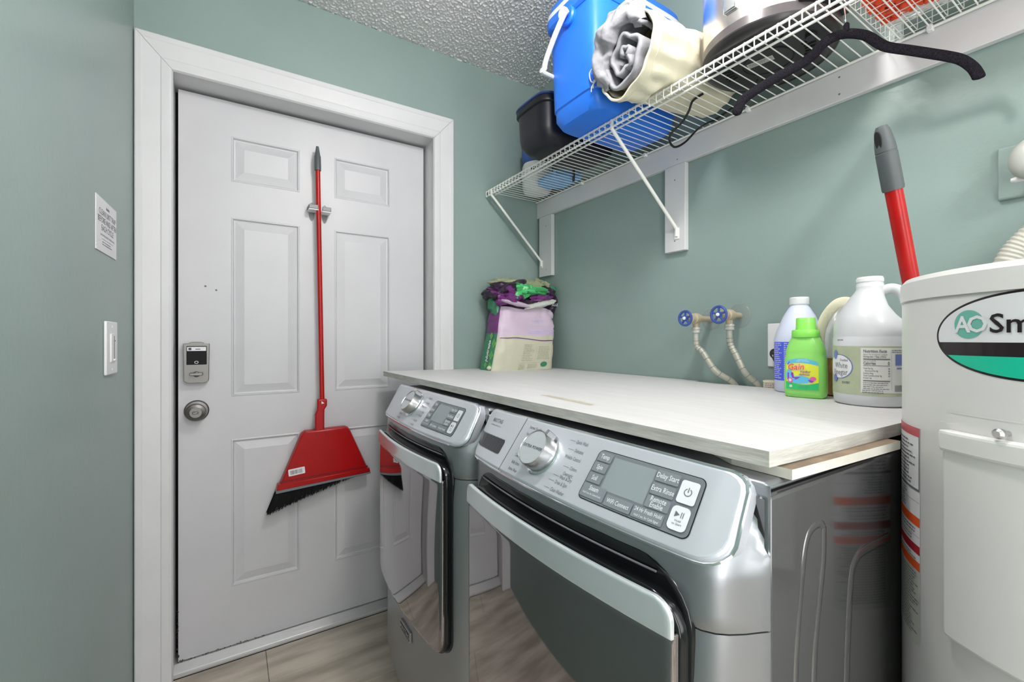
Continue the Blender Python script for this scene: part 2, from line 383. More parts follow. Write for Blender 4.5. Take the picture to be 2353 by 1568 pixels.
mb = MB(); mb.shape(R2(lx0+.014, -.041, lx0+.023, -.032), mp, .0003); scribble(mb, mp, -.11, -.039, -.094, 1, .01, .004, .0003); mb.build('sticker_print', 'ink', lock, smooth=0)
mb = MB(); mb.tube([(-.107+.0055*math.cos(t), SY-.038, H-.087+.0045*math.sin(t)) for t in [2*math.pi*i/16 for i in range(16)]], .001, 6, closed=True); mb.build('button_ring', 'wplastic', lock)
mb = MB(); mb.lathe([(.011, 0), (.010, .008), (.006, .010)], (-.107, SY-.034, H-.132), (0, -1, 0), 20); mb.box(-.127, -.087, SY-.060, SY-.046, H-.136, H-.126)
mb.lathe([(.006, 0), (.006, .018)], (-.107, SY-.038, H-.132), (0, -1, 0), 12); mb.build('thumb_turn', 'nickel', lock, bevel=.0015)
kn = MB().lathe([(.0, .0), (.040, 0), (.040, .006), (.036, .010), (.018, .013), (.014, .02), (.014, .030), (.024, .036), (.032, .046), (.033, .054), (.030, .060), (.020, .064), (.019, .061), (0, .061)], (-.108, SY, H-.274), (0, -1, 0), 40).build('door_knob', 'nickel', Dm)
MB().box(-.118, -.100, SY-.071, SY-.061, H-.278, H-.270).build('thumb_turn', 'nickel', kn, bevel=.002)
mb = MB()
for q in ((472, 658), (497, 667)): mb.lathe([(.004, 0), (.002, .0008), (0, .0008)], onY(*q, SY), (0, -1, 0), 8)
mb.build('nail_mark', 'gink', Dm)
# ------------------------------------------------------------------ washer and dryer
def machine(yc, label, washer):
    W = .335
    t = thing('washing_machine' if washer else 'tumble_dryer', label, 'washing machine' if washer else 'dryer', (.9, yc, 0))
    def xb(y):                                   # bowed plan of the front
        s = abs(y-yc)/W; x = .462+.030*s*s
        if s > .82: x += .066*((s-.82)/.18)**2.6
        return x
    S_ = lambda s: math.copysign(abs(s)**.8, s) if abs(s) > .6 else s*(.6**.8/.6)
    sd = yc-W                                    # side facing the camera
    # cabinet: sides, back and a slightly inset rounded top
    mb = MB(); mb.box(.557, 1.36, yc-W, yc+W, .02, H-.192)
    cab = mb.build('cabinet', 'slateside', t, bevel=.006, seg=3)
    for sx in (.62, 1.30):
        for sy in (-.28, .28): MB().lathe([(.02, 0), (.022, .004), (.012, .008), (.012, .022)], (sx, yc+sy, 0), (0, 0, 1), 16).build('foot', 'bplastic', t)
    MB().box(.558, 1.36, yc-W+.004, yc+W-.004, H-.190, H-.178).build('top_panel', 'slate', t, bevel=.006, seg=3)
    # pressed relief on the visible side
    if washer:
        mb = MB()
        def bead(pts, r):
            mb.tube(smoothpath([onY(a, b, sd) for a, b in pts], 6), r, 10, flat=.22, up=(1, 0, 0))
        bead([(1826, 1660), (1832, 1480), (1846, 1300), (1855, 1240), (1868, 1214), (1884, 1204), (1893, 1212)], .006)
        bead([(1893, 1212), (1891, 1300), (1874, 1480), (1868, 1660)], .007)
        bead([(1944, 1660), (1948, 1480), (1956, 1330), (1968, 1284), (1990, 1262), (2040, 1236)], .009)
        mb.build('side_pressing', 'slateside', cab, smooth=60)
    # lower front panel and upper fascia, wrapping round to the sides
    def shell(name, h0, h1, rows, xoff, m='slate', gap=.0):
        ys = [yc+W*s for s in [-1, -.985, -.96, -.93, -.9, -.86, -.82, -.7, -.5, -.25, 0, .25, .5, .7, .82, .86, .9, .93, .96, .985, 1]]
        mb = MB(); rings = []
        for k in range(rows+1):
            q = k/rows; h = h0+(h1-h0)*q; o = xoff(q)
            rings.append([Vector((.560, ys[0], h+H))]+[Vector((min(xb(y)+o, .5585), y, h+H)) for y in ys]+[Vector((.560, ys[-1], h+H))])
        mb.loft(rings); return mb.build(name, m, t, smooth=40)
    shell('lower_panel', -H+.03, -.3595, 14, lambda q: .004*(1 if q > .995 else 0)+.03*max(0, .12-q)/.12)
    up = shell('upper_fascia', -.3575, -.181, 16, lambda q: .004*(q < .01)+(max(0, (q-.42)/.58)**1.15)*.082)
    # control panel, leaning back; surface point at (y, v) with lift l
    pw_ = .3185
    def xp(y, v):
        s = abs(y-yc)/pw_; lo = .462+.020*s*s; hi = .541
        if s > .86: lo += .016*((s-.86)/.14)**2; hi += .004*((s-.86)/.14)**2
        return hi+(lo-hi)*v
    nrm = Vector((-.80, 0, .6))
    def pan(y, v, l=0): return Vector((xp(y, v), y, H-.170-.100*v))+nrm*l
    # panel face as column strips so that it follows the bow
    def face_cols(ins, n=40):
        rr_ = .036; cols = []
        for i in range(n+1):
            s = -1+2*i/n; u = (pw_-ins)*math.copysign(1-(1-abs(s))**1.6, s); d = (pw_-ins)-abs(u)
            a = rr_*.8; b = .024
            lo = 0 if d >= a else a-math.sqrt(max(0, a*a-(a-d)**2)); hi = 0 if d >= b else b-math.sqrt(max(0, b*b-(b-d)**2))
            cols.append((u, (ins+hi)/.127, 1-(ins+lo)/.127))
        return cols
    def panel_mesh(name, spec, m):
        mb = MB(); loops = []
        for ins, l, back in spec:
            c = face_cols(ins); up_ = [pan(yc+u, a, l)+Vector((back, 0, 0)) for u, a, b in c]; dn = [pan(yc+u, b, l)+Vector((back, 0, 0)) for u, a, b in c]
            loops.append(up_+dn[::-1])
        n = len(loops[0])
        for j in range(len(loops)-1):
            mb.add(loops[j]+loops[j+1], [(i, (i+1) % n, (i+1) % n+n, i+n) for i in range(n)])
        k = n//2; L_ = loops[-1]; mb.add(L_, [(i, i+1, n-2-i, n-1-i) for i in range(k-1)])
        return mb.build(name, m, t, smooth=50, flip=True)
    cp = panel_mesh('control_panel', [(0, -.012, .016), (0, -.001, 0), (.0015, .0025, 0), (.004, .004, 0), (.0055, .0042, 0)], 'silver')
    mbr = MB(); c = face_cols(-.0012); ring = [pan(yc+u, a, -.002) for u, a, b in c]+[pan(yc+u, b, -.002) for u, a, b in c][::-1]
    mbr.tube(ring, .0030, 6, closed=True); mbr.build('panel_trim', 'chrome', cp)
    f = lambda a, b, l=0: pan(yc+(-a), b, l+.0042)      # a grows to the viewer's right
    S = .127                                            # v-units per metre
    def g(ox, ov):                                      # local metric map round (y offset, v)
        return lambda a, b, l=0: f(ox+a, ov-b/S, l)
    # dial
    kx, kv = (-.052, .50) if washer else (-.052, .44)
    kp = f(kx, kv, 0); ax = nrm
    kb = MB().lathe([(.043, -.001), (.043, .003), (.040, .005), (.037, .005)], kp, ax, 40).build('dial_collar', 'chrome', cp)
    k1 = MB().lathe([(.0355, .004), (.0355, .008), (.0365, .0085), (.036, .026), (.0345, .030), (.0345, .0305), (.0338, .0285), (0, .0285)], kp, ax, 48).build('dial', 'brush', cp)
    MB().lathe([(.0332, .0288), (0, .0289)], kp, ax, 40, caps=False).build('dial_face', 'dialface', k1, smooth=0)
    fr = Vector((0, -1, 0)); fu = fr.cross(nrm)*-1; fu = nrm.cross(fr)
    dm = planemap(kp+nrm*.0291, fr, fu)
    mb = MB(); mb.shape(T2('EXTRA POWER', .0085, 0, -.003, bold=.008), dm, .0002); mb.build('dial_lettering', 'ink', k1, smooth=0)
    mb = MB(); q = kp+fr*.012+fu*.035
    mb.add([kp+fr*(x)+fu*(y_)+nrm*z for z in (.010, .030) for x, y_ in ((.013, .032), (.021, .029), (.023, .038), (.016, .041))], [(0, 3, 2, 1), (4, 5, 6, 7), (0, 1, 5, 4), (1, 2, 6, 5), (2, 3, 7, 6), (3, 0, 4, 7)])
    mb.build('dial_pointer', 'brush', k1)
    # cycle names round the dial
    mb = MB(); ts = .0098
    if washer:
        left = ['Normal, Regular', 'Heavy Duty', 'Whites', 'Sanitize', 'Towels', 'Bulky Items', 'Active Wear']
        right = ['Quick Wash', 'Delicates', 'Wrinkle Control', 'Colors', 'Overnight', 'Wash & Dry', 'Drain & Spin', 'Clean Washer']
    else:
        left = ['Normal', 'Heavy Duty', 'Whites', 'Sanitize', 'Towels', 'Bulky Items', 'Active Wear']
        right = ['Quick Dry', 'Delicates', 'Wrinkle Control', 'Colors', 'Timed Dry', '', 'Damp Dry', 'Air Only']
    left = [(a, -.134+.0009*i, b) for i, (a, b) in enumerate(zip(left, (.152, .273, .39, .533, .661, .778, .89)))]
    right = [(a, u, b) for a, u, b in zip(right, (.015, .0221, .0057, .0327, .0233, .0203, .0158, .0138), (.164, .293, .411, .548, .644, .705, .79, .903)) if a]
    for s_, u, v in left: mb.shape(T2(s_, ts, u, -.003, 'LEFT', sx=.62), lambda a, b, l=0, v=v: f(a, v-b/S, l), .0004)
    for s_, u, v in right: mb.shape(T2(s_, ts, u, -.003, 'LEFT', sx=.62), lambda a, b, l=0, v=v: f(a, v-b/S, l), .0004)
    for s_, u, v in right:
        if u > .013 and s_ != 'Overnight': mb.shape(R2(u-.018, -.0003, u-.003, .0003), lambda a, b, l=0, v=v: f(a, v-b/S, l), .0004)
    tag(mb.build('cycle_lettering', 'gink', cp, smooth=0), kind='stuff')
    # display and keys
    d0, d1 = .0775, .2735; v0, v1 = .165, .855
    dv = lambda v: v
    ff_ = lambda a, b, l=0: f(a, 1-b/S, l)         # b in metres up from the panel foot
    B = lambda v: (1-v)*S
    mb = MB(); mb.shape(RR2(d0, B(v1), d1, B(v0), .010), ff_, .0006); mb.build('display_rim', 'black', cp, smooth=0)
    mb = MB(); mb.shape(RR2(d0+.0012, B(v1)+.0012, d1-.0012, B(v0)-.0012, .009), ff_, .0010); mb.build('keypad', 'keypad', cp, smooth=0)
    mb = MB(); mb.shape(R2(d0+.037, B(.66), d0+.118, B(.225), 4), ff_, .0013); mb.build('display_screen', 'lcd', cp, smooth=0)
    keys = [('Temp', .004, .034, .20, .325), ('Spin', .003, .033, .345, .475), ('Soil', .003, .033, .495, .625), ('Steam', .003, .052, .645, .82), ('WiFi Connect', .055, .105, .69, .825), ('24 Hr Fresh Hold', .107, .157, .69, .825),
            ('Delay Start', .121, .159, .21, .345), ('Extra Rinse', .121, .159, .37, .505), ('Remote Enable', .121, .159, .53, .665)]
    if not washer: keys = [('Temp', .004, .034, .20, .325), ('Dryness', .003, .033, .345, .475), ('Time', .003, .033, .495, .625), ('Steam', .003, .052, .645, .82), ('WiFi Connect', .055, .105, .69, .825), ('Wrinkle Prevent', .107, .157, .69, .825),
            ('Delay Start', .121, .159, .21, .345), ('Eco Boost', .121, .159, .37, .505), ('Remote Enable', .121, .159, .53, .665)]
    for s_, a, b, c0, c1 in keys:
        mb = MB(); x0_, x1_, b0, b1 = d0+a, d0+b, B(c1), B(c0)
        mb.shape(RR2(x0_, b0, x1_, b1, .002, 3), ff_, .0022); o = mb.build('key', 'key', cp, smooth=0)
        mb = MB(); cx_ = (x0_+x1_)/2; cy_ = (b0+b1)/2; ln = s_.split(' ') if s_ == 'Remote Enable' else [s_]
        for i, q in enumerate(ln):
            sz = .0112 if len(q) < 12 else (.0100 if len(q) < 14 else .0086)
            mb.shape(T2(q, sz, cx_, cy_-.003+(.0045 if s_ in ('Steam', '24 Hr Fresh Hold') else 0)+(len(ln)-1)*.0045-i*.0085, sx=.72, bold=.012), ff_, .0026)
        if s_ == 'Steam': mb.shape(T2('Hold 3 sec. for Control Lock', .0045, cx_, cy_-.0055, sx=.72, bold=.01), ff_, .0026)
        if s_.startswith('24'): mb.shape(T2('Hold 3 sec. for Cycle Signal', .005, cx_, cy_-.006, sx=.72, bold=.01), ff_, .0026)
        mb.build('key_lettering', 'lightink', o, smooth=0)
    for nm, c0, c1 in (('p', .24, .50), ('s', .535, .80)):
        mb = MB(); a, b = d0+.163, d0+.190; mb.shape(RR2(a, B(c1), b, B(c0), .004 if nm == 'p' else .007, 4), ff_, .0024); o = mb.build('power_key' if nm == 'p' else 'start_key', 'wkey', cp, smooth=0)
        mb = MB(); cx_ = (a+b)/2; cy_ = (B(c0)+B(c1))/2
        if nm == 'p':
            for k in range(14):
                a0 = math.radians(60-k*300/14); a1 = math.radians(60-(k+1)*300/14)
                a0, a1 = math.radians(65-k*310/14), math.radians(65-(k+1)*310/14)
                mb.shape(([(cx_+.0058*math.cos(a0), cy_+.0058*math.sin(a0)), (cx_+.0046*math.cos(a0), cy_+.0046*math.sin(a0)), (cx_+.0046*math.cos(a1), cy_+.0046*math.sin(a1)), (cx_+.0058*math.cos(a1), cy_+.0058*math.sin(a1))], [(0, 1, 2, 3)]), ff_, .0028)
            mb.shape(R2(cx_-.0006, cy_, cx_+.0006, cy_+.0072), ff_, .0028)
        else:
            mb.shape(([(cx_-.007, cy_+.001), (cx_, cy_+.005), (cx_-.007, cy_+.009)], [(0, 1, 2)]), ff_, .0028)
            mb.shape(R2(cx_+.0018, cy_+.001, cx_+.0028, cy_+.009), ff_, .0028); mb.shape(R2(cx_+.0045, cy_+.001, cx_+.0055, cy_+.009), ff_, .0028)
            mb.shape(T2('Hold', .0045, cx_, cy_-.005), ff_, .0028); mb.shape(T2('to Start', .0045, cx_, cy_-.0095), ff_, .0028)
        mb.build('key_symbol', 'gink', o, smooth=0)
    if washer:                                     # detergent drawer with its seam, name and finger slot
        mb = MB(); mb.shape(R2(-.1585, .0, -.1572, S*.995), ff_, .0004); mb.build('drawer_seam', 'dark', cp, smooth=0)
        mb = MB(); mb.shape(T2('MAYTAG', .0150, -.259, B(.25), sx=.72, bold=.01), ff_, .0005); mb.shape(T2('COMMERCIAL TECHNOLOGY', .0042, -.259, B(.32), sx=.8), ff_, .0005); mb.build('maker_lettering', 'gink', cp, smooth=0)
        a, b, c0, c1 = -.315, -.188, .50, .78
        mb = MB(); k = 10; rings = []
        for ins, l in ((0, .0005), (.002, -.001), (.005, -.006), (.008, -.007)):
            q = RR2(a+ins, B(c1)+ins, b-ins, B(c0)-ins, .006, 4, 8)[0]; top = q[1::2]; bot = q[0::2]
            rings.append([ff_(x, y_, l) for x, y_ in top]+[ff_(x, y_, l) for x, y_ in bot[::-1]])
        n = len(rings[0])
        for j_ in range(3): mb.add(rings[j_]+rings[j_+1], [(i, (i+1) % n, (i+1) % n+n, i+n) for i in range(n)])
        mb.build('drawer_slot_rim', 'chrome', cp, smooth=50)
        mb = MB(); mb.shape(RR2(a+.001, B(c1)+.001, b-.001, B(c0)-.001, .006), ff_, .0007); mb.build('drawer_slot', 'mirror_dark', cp, smooth=0)
    # door: black frame, dark mirror glass and the chrome pull across its top
    def slab(name, h0, h1, hw, rt, rb, off, thick, m, parent, edge=.006, bulge=0, nrow=30):
        def half(h):                               # half width at height h with rounded corners
            dt = h1-h; db = h-h0; q = hw
            if dt < rt: q = hw-rt+math.sqrt(max(0, rt*rt-(rt-dt)**2))
            if db < rb: q = min(q, hw-rb+math.sqrt(max(0, rb*rb-(rb-db)**2)))
            return q
        ns = 36; hs = [h0+(h1-h0)*(1-math.cos(math.pi*i/nrow))/2 for i in range(nrow+1)]
        fr_, bk = [], []
        for h in hs:
            w_ = max(half(h), .001)
            for i in range(ns+1):
                s = -math.cos(math.pi*i/ns); y = yc+s*w_
                e = min(w_*(1-abs(s)), h-h0, h1-h); ed = edge*(1-min(1, max(0, e)/edge))**2 if edge else 0
                zz = (h-h0)/(h1-h0); bu = bulge*math.sin(math.pi*zz)*(1-(abs(y-yc)/hw)**2)
                x = .462+.030*((y-yc)/W)**2
                fr_.append(Vector((x-off+ed-bu, y, h+H))); bk.append(Vector((x-off+thick, y, h+H)))
        mb = MB(); n = ns+1; fa = [(j_*n+i, j_*n+i+1, (j_+1)*n+i+1, (j_+1)*n+i) for j_ in range(nrow) for i in range(ns)]
        tot = len(fr_); per = [i for i in range(n)]+[j_*n+ns for j_ in range(1, nrow+1)]+[nrow*n+i for i in range(ns-1, -1, -1)]+[j_*n for j_ in range(nrow-1, 0, -1)]
        q = len(per)
        mb.add(fr_+bk, [x[::-1] for x in fa]+[tuple(i+tot for i in x) for x in fa]+[(per[i], per[(i+1) % q], per[(i+1) % q]+tot, per[i]+tot) for i in range(q)])
        return mb.build(name, m, parent, smooth=45)
    d = slab('door', -.826, -.288, .282, .080, .05, .003, .012, 'black', t, .004)
    slab('door_ring', -.822, -.322, .2775, .050, .045, .018, .016, 'black', d, .004)
    slab('door_glass', -.816, -.362, .274, .002, .042, .029, .012, 'glass', d, .006, .003)
    pull = slab('door_pull', -.3655, -.3195, .275, .026, .001, .034, .007, 'pull', d, .003, nrow=16)
    mb = MB(); pts = [Vector((.462+.030*((y-yc)/W)**2-.006, y, H-.304)) for y in [yc-.235+.47*i/20 for i in range(21)]]
    mb.tube(pts, .0016, 6); pts = [Vector((.462+.03*(.1*math.cos(a)/W)**2-.0215, yc+.02+.10*math.cos(a), H-.3165+.001)) for a in [0]]
    mb.build('recess_line', 'gink', d)
    # badge below the door
    y0 = yc+.010; xq = .462-.004
    bd = MB().box(xq-.003, xq+.004, y0-.045, y0+.045, H-.915, H-.885).build('badge', 'brush', t, bevel=.001)
    mp = planemap((xq-.0032, y0, H-.90), (0, -1, 0), (0, 0, 1)); mb = MB(); mb.shape(R2(-.042, -.012, .042, .012), mp, 0); mb.build('badge_field', 'ink', bd, smooth=0)
    mb = MB(); mb.shape(T2('MAYTAG', .020, 0, -.007, sx=1, bold=.01), mp, .0005); mb.build('badge_lettering', 'brush', bd, smooth=0)
    return t
M['mirror_dark'] = mat('dark_slot_metal', (.10, .105, .11), .1, 1)
machine(.625, 'slate front-loading washing machine nearest the camera, beside the water heater', True)
machine(1.325, 'slate front-loading tumble dryer beside the white panelled door, left of the washing machine', False)

# ------------------------------------------------------------------ loose boards used as a counter
TOP = H-.150; TH = .0205
def board_z(x): return TOP+.008*(1.43-x)/.86
mb = MB(); poly = [(.5755, .300), (.5755, 1.976), (1.432, 1.976), (1.432, .995), (1.398, .985), (1.398, .302), (1.0, .291), (.9, .291)]
n = len(poly); v = [(x, y, board_z(x)-TH) for x, y in poly]+[(x, y, board_z(x)) for x, y in poly]
mb.add(v, [tuple(range(n)), tuple(range(n, 2*n))[::-1]], 0); mb.add(v, [(i, i+n, (i+1) % n+n, (i+1) % n) for i in range(n)], 1)
ct = mb.build('countertop', ['board', 'boardedge'], smooth=0, flip=True)
tag(ct, 'wide white plywood countertop board laid over the washer and dryer', 'countertop')
mp = planemap((0, 0, 0), (0, 1, 0), (-1, 0, 0))
mb = MB(); mb.add([(x, y, board_z(x)+.0003) for x, y in ((.690, .985), (.672, .985), (.655, .745), (.664, .735))], [(0, 1, 2, 3)]); mb.build('bare_patch', 'palewood_worn', ct, smooth=0) if False else None
M['worn'] = mat('worn_patch', (.62, .56, .45), .6, var=(30, .25, (3, 1, 1)))
a, b, c_, d_ = [Vector((Z_[0], Z_[1], board_z(Z_[0])+.0004)) for Z_ in ((.672, .925), (.688, .905), (.675, .725), (.655, .715))]
MB().add([a, b, c_, d_], [(0, 1, 2, 3)]).build('worn_patch', 'worn', ct, smooth=0, flip=True)
mb = MB(); poly = [(.597, .283), (.600, .365), (.69, .52), (.925, .52), (.915, .270)]; q = board_z(.6)-TH
n = 5; v = [(x, y, H-.1775) for x, y in poly]+[(x, y, q-.0015) for x, y in poly]
mb.add(v, [(0, 1, 2, 3, 4), (9, 8, 7, 6, 5)], 0); mb.add(v, [(i, i+n, (i+1) % n+n, (i+1) % n) for i in range(n)], 1)
tag(mb.build('shim_board', ['brownwood', 'palewood'], smooth=0, flip=True), 'short pale raw-edged board wedged under the near corner of the countertop', 'board')

# ------------------------------------------------------------------ water heater
HC = (1.03, .0414); HR = .25
wh = thing('water_heater', 'white cylindrical electric water heater with an oval logo beside the washing machine', 'water heater', (HC[0], HC[1], 0))
mb = MB(); mb.lathe([(HR-.02, .0), (HR-.004, .01), (HR-.004, .05), (HR, .06), (HR, H+.0565), (HR-.003, H+.0600)], (HC[0], HC[1], 0), (0, 0, 1), 128); mb.build('tank_jacket', 'heater', wh, smooth=30)
mb = MB(); mb.lathe([(HR-.003, H+.0595), (HR+.002, H+.0602), (HR+.002, H+.088), (HR-.004, H+.0955), (HR-.012, H+.0972), (0, H+.0985)], (HC[0], HC[1], 0), (0, 0, 1), 128); mb.build('top_cap', 'heaterw', wh, smooth=30)
hm = lambda al: cylmap(HC, HR, math.radians(180+al), H)
# logo
C0 = -14.0; f = hm(C0); A_ = .118; B_ = .0525; vc = .0045
lg = MB(); lg.shape(E2(0, vc, A_+.0035, B_+.003, n=48), f, .0004); lg = lg.build('logo_plate', 'logoblack', wh, smooth=30)
mb = MB(); mb.shape(E2(0, vc, A_, B_, lo=-.004, n=48), f, .0008); mb.build('logo_white_field', 'logowhite', lg, smooth=30)
mb = MB(); mb.shape(E2(0, vc, A_, B_, hi=-.0215, n=48), f, .0008); mb.build('logo_green_field', 'logogreen', lg, smooth=30)
cu = math.radians(-31.0-C0)*HR
mb = MB(); mb.shape(E2(cu, .0195, .0185, .0185, n=20), f, .0012); mb.build('logo_disc', 'teal', lg, smooth=30)
mb = MB(); mb.shape(T2('A', .030, cu-.0075, .0095, bold=.022, sx=.95), f, .0016); mb.shape(T2('O', .030, cu+.0105, .0095, bold=.02, sx=1.0), f, .0016); mb.build('logo_lettering', 'logowhite', lg, smooth=0)
mb = MB(); mb.shape(T2('Smith', .0335, cu+.0235, .0085, 'LEFT', bold=.012, sx=1.05), f, .0016); mb.build('logo_name', 'logoblack', lg, smooth=0)
# warning label strip
f = hm(-50.1); u0 = -.105
lb = MB(); lb.shape(R2(u0, -.461, 0, -.133, 10), f, .0004); lb = lb.build('warning_label', 'paper', wh, smooth=30)
def band(name, m, a, b, l=.0007):
    q = MB(); q.shape(R2(u0, a, -.0008, b, 10), f, l); return q.build(name, m, lb, smooth=30)
band('label_band', 'pinkband', -.1475, -.134); band('label_band', 'orangeband', -.283, -.269); band('label_band', 'redband', -.3245, -.3115); band('label_band', 'orangeband', -.349, -.336); band('label_lower', 'labelgrey', -.461, -.350, .0006)
mb = MB(); mb.shape(R2(-.003, -.229, -.0012, -.1475), f, .0009); mb.shape(R2(u0, -.2295, -.0012, -.2262, 10), f, .0009); mb.shape(R2(u0, -.2465, -.001, -.246, 10), f, .0009); mb.shape(R2(u0, -.2985, -.001, -.298, 10), f, .0009)
scribble(mb, f, u0+.012, -.158, -.010, 12, .0058, .0030, .0009, seed=2); scribble(mb, f, u0+.02, -.236, -.045, 7, .0045, .0022, .0009, seed=3)
scribble(mb, f, u0+.012, -.289, -.006, 2, .005, .0026, .0009, seed=4); scribble(mb, f, u0+.012, -.302, -.006, 2, .005, .0022, .0009, seed=5); scribble(mb, f, u0+.012, -.330, -.003, 2, .004, .0022, .0009, seed=6)
scribble(mb, f, u0+.012, -.356, -.003, 22, .0045, .0022, .0010, seed=8)
tag(mb.build('label_print', 'gink', lb, smooth=0), kind='stuff')
# access cover
f = hm(-37.0); L_ = math.radians(48)*HR
def cover(name, u0, u1, v0, v1, l, r, m, parent):
    mb = MB(); n = 16; rings = []
    def rr_(ins, l):
        q = RR2(u0+ins, v0+ins, u1-ins, v1-ins, r, 3, 1)[0]
        us = []; top = q[1::2]; bot = q[0::2]
        mid = len(top)//2; t_ = top[:mid]; t2 = top[mid:]; b_ = bot[:mid]; b2 = bot[mid:]
        ex = [(t_[-1][0]+(t2[0][0]-t_[-1][0])*i/n) for i in range(1, n)]
        T_ = t_+[(x, v1-ins) for x in ex]+t2; Bq = b_+[(x, v0+ins) for x in ex]+b2
        return [f(x, y, l) for x, y in T_]+[f(x, y, l) for x, y in Bq[::-1]], len(T_)
    R_ = [rr_(0, .0002), rr_(0, l-.003), rr_(.0012, l-.001), rr_(.004, l)]
    k = R_[0][1]; rs = [x[0] for x in R_]; nn = 2*k
    for j_ in range(3): mb.add(rs[j_]+rs[j_+1], [(i, (i+1) % nn, (i+1) % nn+nn, i+nn) for i in range(nn)])
    mb.add(rs[-1], [(i, i+1, nn-2-i, nn-1-i) for i in range(k-1)])
    return mb.build(name, m, parent, smooth=40, flip=True)
cv = cover('access_cover', 0, L_, -.4025, -.1415, .011, .004, 'heaterw', wh)
cover('cover_flange', -.001, L_, -.151, -.123, .016, .003, 'heaterw', cv)
mb = MB(); mb.shape(R2(.0, -.100, L_, -.0985, 16), f, .0006); mb.build('jacket_seam', 'heaterw', wh, smooth=30)
p0 = f(math.radians(15.6)*HR, -.1145, 0); nn_ = (p0-Vector((HC[0], HC[1], p0.z))).normalized()
MB().lathe([(.0035, 0), (.0035, .010), (.0065, .011), (.0065, .016), (.004, .019), (0, .019)], p0, nn_, 16).build('cover_screw', 'brush', wh)
# ------------------------------------------------------------------ shelf boards, wire shelf and brackets
mb = MB().box(RX-.020, RX-.0005, BACK+1.2, WY-.001, H+.6565, H+.7435)
lb_ = tag(mb.build('ledger_board', 'white', bevel=.002), 'long white horizontal board on the wall carrying the back of the wire shelf', 'board')
for y in (1.075, .55): 
    for h in (.675, .722): MB().lathe([(.0026, 0), (.0026, .0006), (0, .0006)], (RX-.020, y, H+h), (-1, 0, 0), 8).build('nail_head', 'gink', lb_)
for y0, y1, hb, lab in ((1.846, 1.956, .335, 'short white vertical support board in the room corner above the pet food bag'), (1.040, 1.131, .331, 'short white vertical support board in the middle of the sage wall')):
    o = tag(MB().box(RX-.0215, RX-.0005, y0, y1, H+hb, H+.6560).build('support_board', 'white', bevel=.002), lab, 'board', 'support boards')
    for h in (.37, .60): MB().lathe([(.0026, 0), (.0026, .0006), (0, .0006)], (RX-.0215, y0+.045, H+h), (-1, 0, 0), 8).build('nail_head', 'gink', o)
FX = 1.0979; SZ = H+.7455; SY0, SY1 = -.30, 1.972
ws = thing('wire_shelf', 'long white ventilated wire shelf fixed high along the right wall', 'shelf', (1.26, .9, SZ-.03))
def rod(name, a, b, r, par, m='wire', n=8): return MB().tube([a, b], r, n).build(name, m, par)
rod('front_top_rail', (FX, SY0, SZ), (FX, SY1, SZ), .0036, ws); rod('front_lower_rail', (FX, SY0, SZ-.0225), (FX, SY1, SZ-.0225), .0036, ws)
rod('under_rail', (FX+.052, SY0, SZ-.0045), (FX+.052, SY1, SZ-.0045), .0034, ws); rod('back_rail', (RX-.030, SY0, SZ-.0045), (RX-.030, SY1, SZ-.0045), .0034, ws)
first = None; n = 0; y = SY1-.006
while y > SY0:
    if first is None:
        first = MB().tube([(RX-.018, y, SZ+.0005), (FX-.001, y, SZ+.0035), (FX-.0048, y, SZ), (FX-.0048, y, SZ-.023), (FX-.001, y, SZ-.0265)], .00165, 6).build('deck_wire', 'wire', ws); y_0 = y
    else: dup(first, loc=(first.location.x, first.location.y+y-y_0, first.location.z))
    y -= .0272
for y in (1.60, 1.22, .80, .36): MB().box(RX-.036, RX-.020, y-.006, y+.006, SZ-.012, SZ+.002).build('wall_clip', 'wplastic', ws, bevel=.002)
for y, yb, hb, lab in ((1.921, 1.930, .4207, 'white diagonal shelf bracket in the room corner above the pet food bag'), (1.095, 1.074, .4149, 'white diagonal shelf bracket under the middle of the wire shelf')):
    t = thing('shelf_bracket', lab, 'bracket', (RX-.03, yb, H+hb-.04), 'shelf brackets')
    MB().tube(smoothpath([(FX+.003, y, SZ-.030), (FX+.03, y, SZ-.055), (1.395, yb, H+hb+.012), (RX-.027, yb, H+hb-.004), (RX-.0255, yb, H+hb-.03)], 5), .0062, 10).build('brace_rod', 'wire', t)
    MB().box(RX-.0255, RX-.022, yb-.011, yb+.011, H+hb-.040, H+hb+.002).build('foot_plate', 'wire', t, bevel=.002)
    MB().lathe([(.004, 0), (.0035, .002), (0, .0025)], (RX-.0255, yb, H+hb-.028), (-1, 0, 0), 12).build('screw', 'brush', t)
    MB().tube([(FX, y, SZ-.0225-.006), (FX, y, SZ+.002)], .006, 8).build('hook_clip', 'wire', t)

# ------------------------------------------------------------------ things on the shelf
SH = SZ+.0035                                    # top of the deck wires
def rings(cx, cy, spec, n=48, rot=0): return [sell(rx, ry, e, n, cx, cy, z, rot) for rx, ry, e, z in spec]
